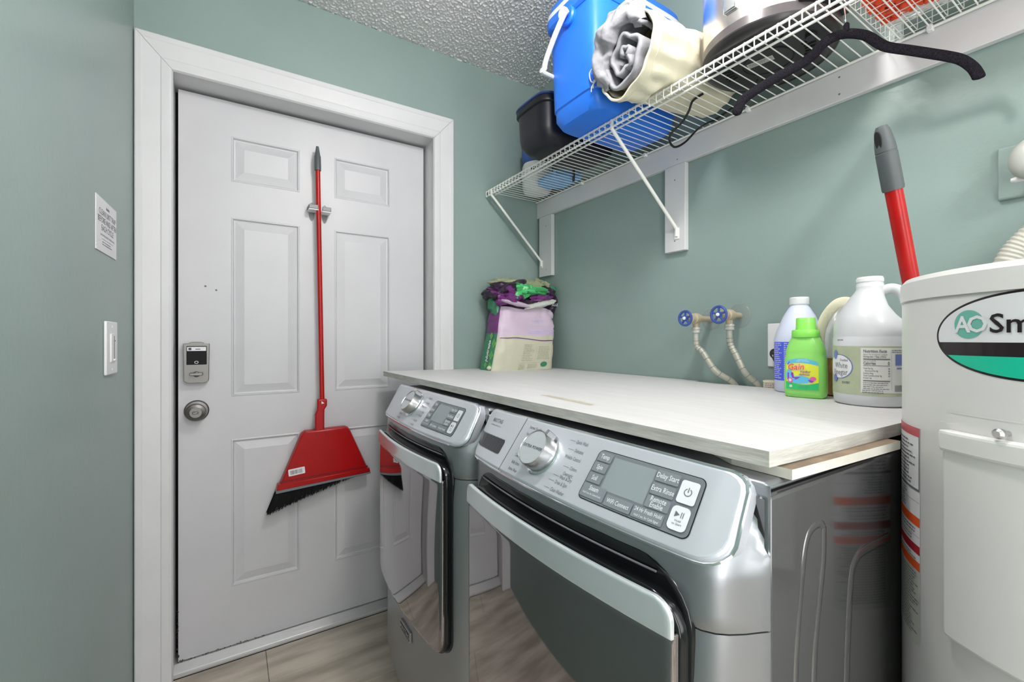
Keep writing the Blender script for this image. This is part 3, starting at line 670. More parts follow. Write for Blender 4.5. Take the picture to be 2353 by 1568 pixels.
# blue cooler
cx, cy = 1.178, 1.160
t = thing('cooler', 'bright blue hard cooler with white trim and swing handle overhanging the shelf', 'cooler', (cx, cy, SH))
MB().loft(rings(cx, cy, [(.176, .100, 6, SH), (.186, .108, 6, SH+.003), (.200, .118, 7, SH+.026), (.201, .119, 7, SH+.056), (.206, .122, 7, SH+.060), (.216, .128, 7, SH+0.3420), (.216, .128, 7, SH+0.3440)], 72)).build('body', 'blue', t, smooth=40)
MB().loft(rings(cx, cy, [(.219, .131, 7, SH+0.3400), (.228, .137, 7, SH+0.3480), (.230, .139, 7, SH+0.3740), (.229, .138, 7, SH+0.3770)], 72)).build('lid_skirt', 'blue', t, smooth=40)
MB().loft(rings(cx, cy, [(.2295, .1385, 7, SH+0.3765), (.228, .137, 7, SH+0.3940), (.226, .135, 7, SH+0.3970)], 72)).build('white_band', 'wplastic', t, smooth=40)
MB().loft(rings(cx, cy, [(.225, .134, 7, SH+0.3965), (.220, .129, 7, SH+0.4220), (.200, .112, 7, SH+0.4400), (.12, .08, 5, SH+0.4460)], 72)).build('lid', 'blue', t, smooth=40)
hx = cx-.233; MB().lathe([(.030, -.012), (.032, .004), (.028, .010), (0, .011)], (hx+.012, 1.155, H+1.083), (-1, 0, 0), 28).build('handle_pivot', 'blue', t)
MB().lathe([(.030, -.012), (.032, .004), (.028, .010), (0, .011)], (cx+.221, 1.155, H+1.083), (1, 0, 0), 28).build('handle_pivot', 'blue', t)
HX = hx-.012
hp_ = [onX(*q, HX) for q in ((1303, 22), (1293, 40), (1279, 72), (1265, 108), (1254, 140), (1251, 158))]
pa = hp_+[hp_[-1]+Vector((.012, .006, -.012)), Vector((cx, hp_[-1].y+.008, hp_[-1].z-.014))]
pa += [Vector((2*cx-p.x, p.y, p.z)) for p in pa[:-1][::-1]]
MB().tube(smoothpath(pa, 6), .0125, 10, flat=.62, up=(0, .7, .7)).build('handle', 'wplastic', t)
MB().lathe([(.019, 0), (.019, .010), (.016, .013), (0, .013)], (HX+.006, 1.155, H+1.083), (-1, 0, 0), 24).build('handle_end', 'wplastic', t)
# rolled canvas bag with grey cloth in its mouth
E_, B_ = Vector((.972, .918, H+.832)), Vector((1.398, .886, H+.858)); ax = (B_-E_).normalized(); sd_ = ax.cross(Vector((0, 0, 1))).normalized(); upv = sd_.cross(ax)
def rp(t, a, r):                                 # point on the roll
    c = E_+(B_-E_)*t; q = c+sd_*(r*math.cos(a))+upv*(r*math.sin(a))
    return q
def rollpt(u, v, rr=.113, inner=False):
    a = 2*math.pi*u; r = rr*(.985-.07*v)*(1+.035*math.sin(3*a+1)+.03*math.sin(9*v+2*a))
    r += .008*noise.noise(Vector((math.cos(a)*2, math.sin(a)*2, v*9)))+.003*math.sin(a*14+v*5)*(.3+math.sin(v*9)**2)
    if v > .86: r *= 1-.35*((v-.86)/.14)**2
    q = rp(v, a, r)
    q.y = min(q.y, 1.016); dq = Vector((q.x-1.240, q.y-.650, 0)); dl = dq.length
    if dl < .172: q += dq.normalized()*(.172-dl)
    if q.x > 1.085: q.z = max(q.z, SH+.004)
    else:
        k = max(0, min(1, (q.x-1.03)/.055)); q.z = max(q.z, SH-.05+.054*k)
    return q
t = thing('rolled_bag', 'rolled cream canvas bag with crumpled grey cloth in its open mouth', 'bag', (1.18, .90, SH))
mb = MB(); mb.grid(lambda u, v: rollpt(u, v), 96, 44)
mb.grid(lambda u, v: rollpt(u, 0)+(E_-rollpt(u, 0))*(.07+.0*v)+ax*(.002+.09*v), 96, 3)
ring0 = [rollpt(i/96, 1) for i in range(96)]; mb.add(ring0+[B_+ax*.01], [(i, (i+1) % 96, 96) for i in range(96)])
mb.build('bag_canvas', 'cream', t, smooth=60)
mb = MB(); mb.tube([rollpt(i/96, .0)-ax*.001 for i in range(96)], .0042, 6, closed=True); mb.tube([rollpt(i/96, .065)+(rollpt(i/96, .065)-rp(.065, 0, 0)).normalized()*.0005 for i in range(96)], .0016, 5, closed=True)
mb.build('hem', 'cream', t)
mb = MB()                                        # grey cloth: a spiral of folds inside plus a bunched lobe over the upper rim
def spiral(u, v):
    a = u*2*math.pi*2.3+.6; r = .098-.083*u+.013*noise.noise(Vector((u*14, v*1.5, 3)))+.006*math.sin(a*5+v*2); d = -.012+.085*v+.014*noise.noise(Vector((u*9, 0, 7)))*(1-v)
    return E_+sd_*(r*math.cos(a)*.92+.004)+upv*(r*math.sin(a)*.95-.012)+ax*d
mb.grid(spiral, 150, 8); mb.build('cloth_folds', 'greycloth', t, smooth=80, solid=.011)
mb = MB()
def lobe(u, v):
    a = math.radians(28+200*u); th = 2*math.pi*v; rad = (.033+.010*noise.noise(Vector((u*7, v*3, 1))))*math.sin(math.pi*min(1, max(0, u*.96+.02)))**.35
    rad *= 1+.20*math.sin(3*th+8*u)+.13*math.sin(19*u+1.5*math.sin(th))
    R_ = .086+.007*math.sin(9*u); q = E_+sd_*(R_*math.cos(a))+upv*(R_*math.sin(a)+.006)-ax*(.020-.03*abs(u-.5))
    rdir = sd_*math.cos(a)+upv*math.sin(a)
    p = q+rdir*(rad*math.cos(th))+ax*(rad*.95*math.sin(th))
    return p+rdir*.010*noise.noise(p*38)+ax*.012*noise.noise(p*30+Vector((5, 0, 0)))
mb.grid(lobe, 90, 40); mb.build('cloth_bunch', 'greycloth', t, smooth=80)
q = E_-ax*.012-sd_*-.0
sgn = 1 if (sd_.y > 0) else -1
mb = MB(); b0 = E_+sd_*(sgn*.112)+upv*.012-ax*.004
for pts in ([(0, 0, 0), (.012, -.008, .012), (.030, -.012, .004), (.028, -.010, -.022), (.012, -.006, -.030), (.004, 0, -.010)], [(.004, 0, -.01), (.016, -.008, -.028), (.020, -.01, -.048)], [(.008, 0, -.02), (.024, -.01, -.040), (.029, -.01, -.055)], [(.0, 0, .0), (-.006, .0, .05), (-.004, .004, .085)]):
    mb.tube(smoothpath([b0+sd_*(sgn*a)+ax*b+upv*c for a, b, c in pts], 5), .0019, 6)
mb.build('drawstring', 'wplastic', t)
# black bin left of the cooler
cx, cy = 1.180, 1.432
t = thing('storage_bin', 'black plastic bin with a navy rim, between the blue cooler and the corner', 'bin', (cx, cy, SH))
MB().loft(rings(cx, cy, [(.135, .070, 4, SH), (.160, .090, 4.5, SH+.004), (.184, .105, 5, SH+.028), (.190, .110, 5, SH+.055), (.195, .113, 5, SH+.150), (.196, .114, 5, SH+.152)], 64), cap1=False).build('tub', 'ink_bin', t, smooth=40)
MB().loft(rings(cx, cy, [(.196, .114, 5, SH+.145), (.203, .119, 5, SH+.149), (.2035, .1195, 5, SH+.168), (.201, .117, 5, SH+.172)], 64)).build('lid', 'ink_bin', t, smooth=40)
MB().loft(rings(cx, cy, [(.202, .118, 5, SH+.1715), (.206, .121, 5, SH+.174), (.204, .120, 5, SH+.180), (.19, .11, 5, SH+.182)], 64)).build('rim', 'binblue', t, smooth=40)
MB().box(1.318, 1.326, 1.552, 1.566, SH-.030, SH+.03).build('strap', 'bplastic', t, bevel=.003)
# white bottle with blue cap
cx, cy = 1.338, 1.868
t = thing('bottle', 'squat white plastic bottle with a translucent blue cap, in the shelf corner', 'bottle', (cx, cy, SH))
MB().lathe([(.050, SH), (.066, SH+.004), (.074, SH+.020), (.076, SH+.040), (.076, SH+.135), (.070, SH+.148), (.055, SH+.155)], (cx, cy, 0), (0, 0, 1), 40).build('bottle_body', 'milky2', t)
MB().lathe([(.050, SH+.150), (.058, SH+.158), (.066, SH+.180), (.068, SH+.215), (.066, SH+.232), (.05, SH+.236), (0, SH+.236)], (cx-.01, cy+.005, 0), (0, 0, 1), 40).build('cap', 'capblue', t)
f = cylmap((cx, cy), .076, math.atan2(-cy, -cx), SH); mb = MB()
mb.shape(T2('MAX', .022, -.008, .100, bold=.03), f, .0006); mb.shape(T2('A', .016, .030, .104, bold=.02), f, .0006); mb.build('lettering', 'ink', t, smooth=0)
# light blue packet
mb = MB(); mb.loft([[Vector((x, y, SH+z)) for x, y in ((1.262, 1.62), (1.385, 1.575), (1.400, 1.72), (1.345, 1.782), (1.268, 1.765))] for z in (0, .006, .028, .032)])
tag(mb.build('packet', 'packet', bevel=.004), 'light blue folded packet lying on the shelf behind the black bin', 'packet')

# pressure cooker
cx, cy = 1.240, .650
t = thing('pressure_cooker', 'stainless steel electric pressure cooker with black base on the wire shelf', 'cooker', (cx, cy, SH))
MB().lathe([(0, SH+.010), (.110, SH+.010), (.128, SH+.006), (.150, SH+.009), (.160, SH+.018), (.1635, SH+.028)], (cx, cy, 0), (0, 0, 1), 72).build('base', 'bumper', t)
MB().lathe([(.1635, SH+.0275), (.1655, SH+.030), (.1655, SH+.052), (.1635, SH+.054)], (cx, cy, 0), (0, 0, 1), 72).build('base_band', 'band', t)
bs = MB().lathe([(.1625, SH+.053), (.1630, SH+.056), (.1630, SH+.285), (.158, SH+.292)], (cx, cy, 0), (0, 0, 1), 72).build('steel_shell', 'steel', t)
MB().lathe([(.160, SH+.285), (.176, SH+.292), (.178, SH+.325), (.150, SH+.345), (.06, SH+.375), (0, SH+.378)], (cx, cy, 0), (0, 0, 1), 64).build('lid', 'bplastic', t)
for a in (20, 140, 260): MB().lathe([(.013, SH), (.013, SH+.012)], (cx+.118*math.cos(math.radians(a)), cy+.118*math.sin(math.radians(a)), 0), (0, 0, 1), 16).build('foot', 'bplastic', t)
mb = MB()                                        # vent slots under the base
for k in range(40):
    a = 2*math.pi*k/40
    if (k % 10) < 6:
        c, s_ = math.cos(a), math.sin(a); mb.tube([(cx+.085*c, cy+.085*s_, SH+.0095), (cx+.112*c, cy+.112*s_, SH+.0095)], .0022, 4)
mb.tube([(cx+.118*math.cos(i*math.pi/24), cy+.118*math.sin(i*math.pi/24), SH+.0098) for i in range(48)], .0016, 5, closed=True); mb.tube([(cx+.06*math.cos(i*math.pi/24), cy+.06*math.sin(i*math.pi/24), SH+.0098) for i in range(48)], .0016, 5, closed=True)
mb.build('vent_slots', 'dark', t)
mp = planemap((1.225, .662, SH+.0096), (.22, -.97, 0), (-.97, -.22, 0)); mb = MB(); mb.shape(R2(-.032, -.012, .032, .012), mp, .0004); o = mb.build('rating_label', 'labelgrey', t, smooth=0)
mb = MB(); scribble(mb, mp, -.029, .006, .029, 4, .0042, .002, .0008); mb.build('label_print', 'ink', o, smooth=0)
ang = math.atan2(-cy, -cx)-.30; d_ = Vector((math.cos(ang), math.sin(ang), 0)); tn = Vector((-math.sin(ang), math.cos(ang), 0))
c0 = Vector((cx, cy, 0))+d_*.160
def cyb(name, a0, a1, z0, z1, r0, r1, m):        # block wrapped round the shell
    mb = MB(); k = 10; A = [math.radians(a0+(a1-a0)*i/k) for i in range(k+1)]
    o_ = [(cx+r1*math.cos(a), cy+r1*math.sin(a)) for a in A]+[(cx+r0*math.cos(a), cy+r0*math.sin(a)) for a in A[::-1]]
    mb.prism(o_, z0, z1); return mb.build(name, m, t, bevel=.004)
va = math.degrees(math.atan2(-cy, -cx))
cyb('vent_catch', va-36, va-24, SH+.085, SH+.15, .161, .172, 'chrome'); cyb('control_housing', va+22, va+75, SH+.048, SH+.280, .155, .180, 'bplastic'); cyb('rear_housing', va+150, va+185, SH+.048, SH+.280, .155, .185, 'bplastic')
pa = [(1592, 232, 1.388), (1583, 255, 1.40), (1568, 280, 1.41), (1546, 302, 1.42), (1538, 322, 1.425), (1550, 338, 1.43), (1574, 327, 1.44), (1602, 298, 1.47), (1622, 285, 1.50), (1640, 277, 1.52)]
pts = []
for px, py, tt in pa: r_ = ray(px); pts.append(P(r_[0]*tt, r_[1]*tt, (780-py)/1021*tt))
pts = [pts[0]+Vector((.01, -.03, .012))]+pts+[pts[-1]+Vector((0, -.05, .01)), Vector((cx+.12, cy+.06, SH+.02))]
MB().tube(smoothpath(pts, 6), .0036, 8).build('power_cord', 'black', t)

# velvet hanger hooked through the deck
PA, PB = Vector((1.0744, .6408, 0)), Vector((1.3435, .2652, 0)); dr = (PB-PA).normalized(); nn_ = dr.cross(Vector((0, 0, 1)))
def onH(px, py):
    r = ray(px); den = r[0]*nn_.x+r[1]*nn_.y; tt = PA.dot(nn_)/den; return P(r[0]*tt, r[1]*tt, (780-py)/1021*tt)
t = thing('coat_hanger', 'black velvet coat hanger hooked under the wire shelf', 'hanger', (onH(1945, 70).x, onH(1945, 70).y, H+.55))
pts = [(1691, 266), (1699, 243), (1714, 224), (1768, 188), (1837, 149), (1868, 127), (1890, 102), (1918, 84), (1951, 77), (1990, 82), (2022, 101), (2044, 109), (2093, 116), (2150, 125), (2175, 129), (2208, 137), (2233, 153), (2246, 170), (2250, 182)]
pp = smoothpath([onH(*q) for q in pts], 5); k = len(pp); rs = [.0118*(1-.75*max(0, 1-min(i, k-1-i)/3)**3) for i in range(k)]
MB().tube(pp, rs, 12, flat=.42, up=(0, 0, 1)).build('shoulder_bar', 'velvet', t, smooth=60)
hk = [onH(1944, 72), onH(1943, 52), onH(1942, 34), onH(1939, 16), onH(1930, 2)]; z9 = hk[-1]
hk += [z9+Vector((-.012, .006, .012)), z9+Vector((-.006, .030, .022)), z9+Vector((.010, .045, .012)), z9+Vector((.016, .046, -.004))]
MB().tube(smoothpath(hk, 5), .0019, 8).build('hook', 'chrome', t)
MB().lathe([(.006, 0), (.006, .018), (.003, .022)], onH(1945, 74), (0, 0, 1), 10).build('hook_ferrule', 'velvet', t)

# white wire basket holding the orange chenille pad and a fluffy cloth
bx0, bx1, by0, by1, bz = 1.150, 1.408, .06, .437, SH+.0025
t = thing('wire_basket', 'white wire grid basket on the near end of the shelf, holding an orange pad', 'basket', ((bx0+bx1)/2, (by0+by1)/2, bz))
first = None
def many(name, mk, offs):
    o = mk()
    for d in offs: dup(o, loc=o.location+Vector(d))
dx = (bx1-bx0)/9; dy = (by1-by0)/14; BH = .15
many('long_wire', lambda: MB().tube([(bx0, by0, bz+BH), (bx0, by0, bz), (bx0, by1, bz), (bx0, by1, bz+BH)], .0011, 5).build('long_wire', 'wire', t), [(dx*i, 0, 0) for i in range(1, 10)])
many('cross_wire', lambda: MB().tube([(bx0, by1, bz+BH), (bx0, by1, bz), (bx1, by1, bz), (bx1, by1, bz+BH)], .0011, 5).build('cross_wire', 'wire', t), [(0, -dy*i, 0) for i in range(1, 15)])
for k in (1, 2, 3, 4): MB().tube([(bx0, by0, bz+.0375*k), (bx1, by0, bz+.0375*k), (bx1, by1, bz+.0375*k), (bx0, by1, bz+.0375*k)], .0011 if k < 4 else .0028, 6, closed=True).build('hoop_wire' if k < 4 else 'rim_wire', 'wire', t)
rr = random.Random(11); mb = MB()                # chenille noodles
for k in range(900):
    x = rr.uniform(bx0+.010, bx0+.185); y = rr.uniform(by0+.10, by1-.010); z = bz+.009+rr.uniform(0, .03)
    if x > bx0+.14 and y < .26: continue
    a = rr.uniform(0, 6.3); d = Vector((math.cos(a)*.008, math.sin(a)*.008, rr.uniform(-.008, .002))); c = Vector((x, y, z))
    mb.tube([c-d, c-d*.4, c+d*.4, c+d], [.002, .0062, .0062, .002], 6)
mb.box(bx0+.02, bx0+.135, by0+.11, by1-.02, bz+.016, bz+.075); mb.box(bx0+.13, bx0+.18, .27, by1-.02, bz+.016, bz+.06)
tag(mb.build('mop_pad', 'orange', smooth=80), 'orange chenille mop pad seen through the wire basket', 'mop pad')
def fl_(u, v):
    x = bx0+.192+.060*u; y = by0+.01+.355*v; q = .012*noise.noise(Vector((x*60, y*60, 0)))+.016*noise.noise(Vector((x*18, y*18, 3)))
    return Vector((x, y, bz+.014+abs(q)+.05*(u**3)))
tag(MB().grid(fl_, 24, 110).build('fluffy_cloth', 'fluff', smooth=80, solid=.005), 'white fluffy cloth beside the orange pad in the wire basket', 'cloth')

# ------------------------------------------------------------------ broom on the door and its clip
by = SY-.045
t = thing('broom', 'red angled broom hanging head-down on the white door', 'broom', (.33, by, H-.69))
MB().tube([(.3160, by, H+.735), (.3335, by, H-.265)], .0098, 16).build('pole', 'redpole', t)
MB().lathe([(.0128, 0), (.0132, .010), (.0128, .060), (.0108, .064), (.0072, .090), (.0055, .102), (.0, .104)], (.3163, by, H+.720), (-.015, 0, 1), 20).build('grip', 'grip', t)
def bY(x, h, d=0): return Vector((x, by+d, H+h))
pl = [(.304, -.398), (.304, -.318), (.3115, -.300), (.3125, -.272), (.312, -.255), (.351, -.255), (.351, -.285), (.341, -.300), (.3405, -.318), (.3405, -.398)]
MB().prism(pl, by-.016, by+.004, fn=lambda a, b, c: (a, c, H+b)).build('socket', 'red', t, bevel=.005, seg=3)
MB().prism([(.3285, -.263), (.3285, -.275), (.3395, -.273)], by-.0170, by-.0155, fn=lambda a, b, c: (a, c, H+b)).build('socket_notch', 'paper', t, smooth=0)
hd = [(.2475, -.402), (.2535, -.392), (.266, -.384), (.425, -.381), (.438, -.386), (.446, -.398), (.5285, -.592), (.1615, -.612)]
M_ = MB(); ring = lambda sx, y: [Vector((.345+(a-.345)*sx, y, H-.5+(b+.5)*sx)) for a, b in hd]
M_.loft([ring(1, by+.016), ring(1.0, by-.010), ring(.975, by-.020), ring(.955, by-.022)]); head = M_.build('head_cover', 'red', t, smooth=25, bevel=.002)
MB().prism([(.172, -.577), (.5195, -.565), (.5205, -.569), (.170, -.583)], by-.0235, by-.012, fn=lambda a, b, c: (a, c, H+b)).build('head_groove', 'dred', head, smooth=0)
MB().prism([(.1625, -.590), (.528, -.5765), (.531, -.594), (.158, -.613)], by-.0245, by+.014, fn=lambda a, b, c: (a, c, H+b)).build('head_lip', 'red', t, bevel=.002)
MB().prism([(.158, -.611), (.531, -.593), (.535, -.601), (.528, -.603), (.156, -.626)], by-.022, by+.012, fn=lambda a, b, c: (a, c, H+b)).build('bumper_strip', 'greyrub', t, bevel=.002)
for x in (.3065, .3435): MB().prism([(x, -.396), (x+.002, -.396), (x+.002, -.412), (x, -.412)], by-.0235, by-.01, fn=lambda a, b, c: (a, c, H+b)).build('head_slot', 'dred', head, smooth=0)
mp = planemap((0, by-.0226, H), (1, 0, 0), (0, 0, 1)); mb = MB(); c, s_ = math.cos(.09), math.sin(.09)
L2 = lambda a, b, l=0: mp(.2015+a*c-b*s_, -.548+a*s_+b*c, l)
mb.shape(RR2(0, -.014, .062, .014, .003, 3), L2, .0006); o = mb.build('barcode_label', 'paper', head, smooth=0); mb = MB(); x = .007; rr = random.Random(5)
while x < .052: w_ = rr.choice((.0006, .0012, .0018)); mb.shape(R2(x, -.009, x+w_, .008), L2, .0010); x += w_+rr.choice((.0007, .0013))
mb.build('barcode', 'gink', o, smooth=0)
mb = MB(); rr = random.Random(9)
for k in range(1500):
    u = rr.random()**1.25; v = rr.random(); x0_ = .160+.325*u; z0_ = -.612+.018*u; ln = .085*(1-u)**1.1+.010; yy = by-.012+.026*v
    x1_ = x0_-.030*(1-u)-.004+rr.uniform(-.004, .004); z1_ = z0_-ln*rr.uniform(.93, 1.03); y1_ = yy+(v-.5)*.018+rr.uniform(-.003, .003); r_ = .0009
    a, b = Vector((x0_, yy, H+z0_)), Vector((x1_, y1_, H+z1_)); e = Vector((r_, 0, 0)); g_ = Vector((0, r_, 0))
    mb.add([a-e, a+e, a+g_, b-e*.6, b+e*.6, b+g_*.6], [(0, 1, 4, 3), (1, 2, 5, 4), (2, 0, 3, 5), (3, 4, 5)])
tag(mb.build('bristles', 'bristle', t, smooth=0), kind='stuff')
M['greyjaw'] = mat('grey_jaw', (.27, .28, .28), .45)
t = thing('broom_clip', 'small grey and white spring clip holding the broom pole to the door', 'clip', (.325, SY, H+.53))
for s_ in (-1, 1):
    xc = .3245+s_*.026; zc = H+.562-(.004 if s_ > 0 else 0)
    MB().loft([[Vector((xc+.012*math.cos(a), y, zc-.010+.040*math.sin(a))) for a in [2*math.pi*i/24 for i in range(24)]] for y in (SY, SY-.004)]).build('back_plate', 'clear', t)
    MB().box(xc-.020, xc+.016 if s_ > 0 else xc+.014, by-.012, by-.004, zc-.010, zc+.008).build('spring_jaw', 'greyrub_light', t, bevel=.002) if False else MB().box(min(xc-.017, xc+.015), xc+.017, by-.014, by-.006, zc-.009, zc+.008).build('spring_jaw', 'greyjaw', t, bevel=.002)
    MB().box(xc-.019, xc+.019, by-.012, SY-.003, zc-.014, zc-.009).build('jaw_tray', 'wplastic', t, bevel=.002)
    MB().box(xc+s_*.014, xc+s_*.018, by-.010, SY-.003, zc-.009, zc+.007).build('jaw_side', 'bplastic', t)

# ------------------------------------------------------------------ left wall: notice and dimmer
def lwp(y): return Vector((lx(y), y, 0))
rdir = (lwp(1.9)-lwp(1.0)).normalized(); 
o0 = lwp(1.6367); mp = planemap((o0.x, o0.y, H+.3055), rdir, (0, 0, 1))
pp = MB(); pp.loft([[mp(a, b, l) for a, b in ((-.1007, -.0715), (.1007, -.0715), (.1007, .0715), (-.1007, .0715))] for l in (.0004, .0022)])
nt_ = tag(pp.build('notice', 'paper', smooth=0), 'white printed laundry notice on the sage wall above the dimmer switch', 'notice')
mb = MB(); f3 = lambda a, b, l=0: mp(a, b, l+.0026)
mb.shape(T2('laundry', .011, .008, .050, bold=.03), f3); mb.shape(T2('CLEAN LINT TRAP', .0225, .006, .0270, sx=.9), f3); mb.shape(T2('BEFORE AND AFTER', .0225, .006, .0065, sx=.9), f3); mb.shape(T2('EACH CYCLE', .0225, .006, -.0140, sx=.9), f3)
mb.shape(T2('LINT TRAP BLOCKED? CAUSES DAMAGE', .0078, .006, -.0285), f3); mb.shape(R2(-.052, -.0365, .064, -.0358), f3)
scribble(mb, f3, -.045, -.045, .075, 2, .006, .003, 0, seed=2); mb.build('lettering', 'gink', nt_, smooth=0)
o0 = lwp(1.6665); mp2 = planemap((o0.x, o0.y, H-.0245), rdir, (0, 0, 1))
t = thing('dimmer_switch', 'white dimmer switch plate on the sage wall beside the door casing', 'switch', (o0.x, o0.y, H-.1))
def lbox(name, a0, a1, b0, b1, l0, l1, m, par, bv=.001):
    q = MB(); q.add([mp2(a, b, l) for l in (l0, l1) for a, b in ((a0, b0), (a1, b0), (a1, b1), (a0, b1))], [(0, 3, 2, 1), (4, 5, 6, 7), (0, 1, 5, 4), (1, 2, 6, 5), (2, 3, 7, 6), (3, 0, 4, 7)]); return q.build(name, m, par, bevel=bv)
pl_ = lbox('plate', -.057, .057, -.0745, .0745, .0003, .0075, 'wplastic', t, .003); lbox('paddle', -.022, .022, -.040, .040, .006, .0105, 'wplastic', t, .002); lbox('slider_slot', .004, .010, -.034, .034, .0100, .0107, 'gink', t, 0)
lbox('slider', .000, .016, -.036, -.031, .010, .0145, 'wplastic', t, .001); lbox('indicator', .013, .017, .018, .022, .0100, .0110, 'ink', t, 0)
for b in (-.060, .060): lbox('plate_screw', -.003, .003, b-.003, b+.003, .007, .0083, 'wplastic', t, .001)

# ------------------------------------------------------------------ on the right wall: water valves, socket, drain box
for i, (y, h, hx, r_e, lab) in enumerate(((.9477, .0705, 1.290, .036, 'blue-wheeled water valve on the wall, farther from the outlet'), (.8446, .0790, 1.318, .039, 'blue-wheeled water valve on the wall, nearer the electrical outlet'))):
    t = thing('water_valve', lab, 'valve', (RX, y, H+h), 'water valves')
    MB().lathe([(r_e, 0), (r_e, .002), (r_e-.003, .0045), (r_e-.008, .005), (.016, .005), (.014, .0045)], (RX-.0004, y, H+h), (-1, 0, 0), 40).build('escutcheon', 'clear', t)
    vx = hx+.058
    Lv = RX-hx
    MB().lathe([(.0095, -.004), (.0105, Lv-.078), (.0150, Lv-.076), (.0150, Lv-.070), (.0175, Lv-.068), (.0195, Lv-.058), (.0175, Lv-.046), (.0140, Lv-.043), (.0140, Lv-.034), (.0170, Lv-.033), (.0170, Lv-.024), (.0110, Lv-.022), (.0060, Lv-.012), (.0060, Lv)], (RX, y, H+h), (-1, 0, 0), 20).build('valve_body', 'beige', t)
    MB().lathe([(.013, 0), (.0125, .012), (.0105, .014), (.0105, .040)], (vx, y, H+h), (0, 0, -1), 18).build('outlet_stub', 'beige', t)
    MB().lathe([(.0145, .030), (.0150, .031), (.0150, .037), (.0135, .038), (.0135, .040), (.0150, .041), (.0150, .048), (.009, .049), (.009, .068)], (vx, y, H+h), (0, 0, -1), 14).build('hose_nut', 'elbow', t)
    wl = MB(); R_ = .0235 if i == 0 else .0260; c = Vector((hx, y, H+h))
    wl.tube([c+Vector((0, R_*math.cos(a), R_*math.sin(a))) for a in [2*math.pi*k/36 for k in range(36)]], .0042, 8, closed=True)
    for k in range(5):
        a = 2*math.pi*k/5+.3; wl.tube([c+Vector((0, .006*math.cos(a), .006*math.sin(a))), c+Vector((.001, R_*math.cos(a), R_*math.sin(a)))], .0036, 6)
    wl.lathe([(.0095, -.004), (.0105, 0), (.009, .005), (0, .005)], c, (-1, 0, 0), 18); wl.build('handwheel', 'wheel', t)
    MB().lathe([(.0058, 0), (.0052, .003), (.002, .004), (0, .003)], c+Vector((-.005, 0, 0)), (-1, 0, 0), 12).build('wheel_nut', 'wplastic', t)
    z0 = h-.066
    pa = [P(vx, y, z0), P(vx+.001, y-.004, z0-.03), P(vx+.004, y-.025, -.045), P(vx+.012, y-.065, -.105), P(RX-.026, y-.105, -.155), P(RX-.021, y-.13, -.25), P(RX-.021, y-.14, -.40)] if i == 0 else \
         [P(vx, y, z0), P(vx+.001, y-.004, z0-.03), P(vx+.003, y-.018, -.045), P(vx+.008, y-.048, -.105), P(RX-.024, y-.078, -.155), P(RX-.020, y-.095, -.25), P(RX-.020, y-.10, -.40)]
    sp = smoothpath(pa, 10)
    hs = MB().tube(sp, .0098, 12).build('supply_hose', 'braid', t); mb = MB()
    for k in range(4, len(sp)-2, 4):
        d = (sp[k+1]-sp[k-1]).normalized(); mb.lathe([(.0099, -.0008), (.0103, 0), (.0099, .0008)], sp[k], d, 12, caps=False)
    mb.build('hose_bands', 'gink', hs)
t = thing('outlet', 'white electrical outlet plate behind the bleach bottle', 'outlet', (RX, .705, H-.09))
MB().box(RX-.007, RX-.0004, .66, .751, H-.0860, H+.0495).build('plate', 'wplastic', t, bevel=.003)
MB().box(RX-.010, RX-.006, .688, .722, H-.065, H+.028).build('receptacle', 'wplastic', t, bevel=.004)
o = tag(MB().lathe([(.016, 0), (.018, .006), (.016, .028), (.008, .034), (.005, .044)], (RX-.0105, .712, H-.044), (-1, 0, 0), 16).build('plug', 'bplastic'), 'black plug in the outlet behind the bleach bottle', 'plug')
MB().tube(smoothpath([(RX-.05, .712, H-.044), (RX-.056, .706, H-.06), (RX-.042, .69, H-.10), (RX-.020, .675, H-.17), (RX-.018, .67, H-.4)], 5), .0035, 8).build('cord', 'bplastic', o)
cx, cy = 1.408, .726; z = board_z(cx)+.0
o = tag(MB().lathe([(.020, z-.0), (.021, z+.002), (.021, z+.018), (.0225, z+.019), (.0225, z+.0225), (.019, z+.0235), (0, z+.022)], (cx-.004, cy, 0), (0, 0, 1), 24).build('small_jar', 'cream'), 'small cream patterned jar against the wall left of the bleach bottle', 'jar')
f = cylmap((cx-.004, cy), .021, math.radians(207), z); mb = MB(); scribble(mb, f, -.02, .013, .02, 3, .005, .0022, .0005, seed=4); mb.build('print', 'bagpurple', o, smooth=0)
t = thing('drain_box', 'sage painted wall box with a pipe elbow above the water heater', 'wall box', (RX, .16, H+.30))
MB().loft([[Vector((x, .253-(.253-.07)*((1 if a in (1, 2) else 0)), H+z_)) for a, z_ in ((0, .304+d), (1, .304+d), (2, .420-d), (3, .420-d))] for x, d in ((RX, 0), (RX-.008, .0), (RX-.011, .003))]).build('box_plate', 'wall', t, bevel=.004)
MB().tube(smoothpath([(RX-.012, .10, H+.385), (1.39, .125, H+.397), (1.375, .165, H+.400), (1.365, .200, H+.378), (1.372, .200, H+.352), (1.395, .17, H+.348)], 6), [.024]*31, 16).build('pipe_elbow', 'elbow', t)
MB().lathe([(.006, 0), (.006, .016), (.004, .024), (0, .025)], (1.40, .205, H+.336), (-.2, 1, 0), 10).build('drain_peg', 'wplastic', t); MB().box(1.385, 1.41, .180, .197, H+.326, H+.350).build('clamp', 'dark', t)
pa = smoothpath([(1.352, .245, H-.20), (1.352, .247, H+.02), (1.354, .232, H+.14), (1.362, .200, H+.205), (1.375, .14, H+.255), (1.395, .04, H+.285), (RX-.004, -.04, H+.285)], 34)
o = tag(MB().tube(pa, [.0205+.0013*math.sin(i*1.57) for i in range(len(pa))], 16).build('drain_hose', 'hose', smooth=80), 'grey corrugated drain hose curving up behind the water heater', 'hose')

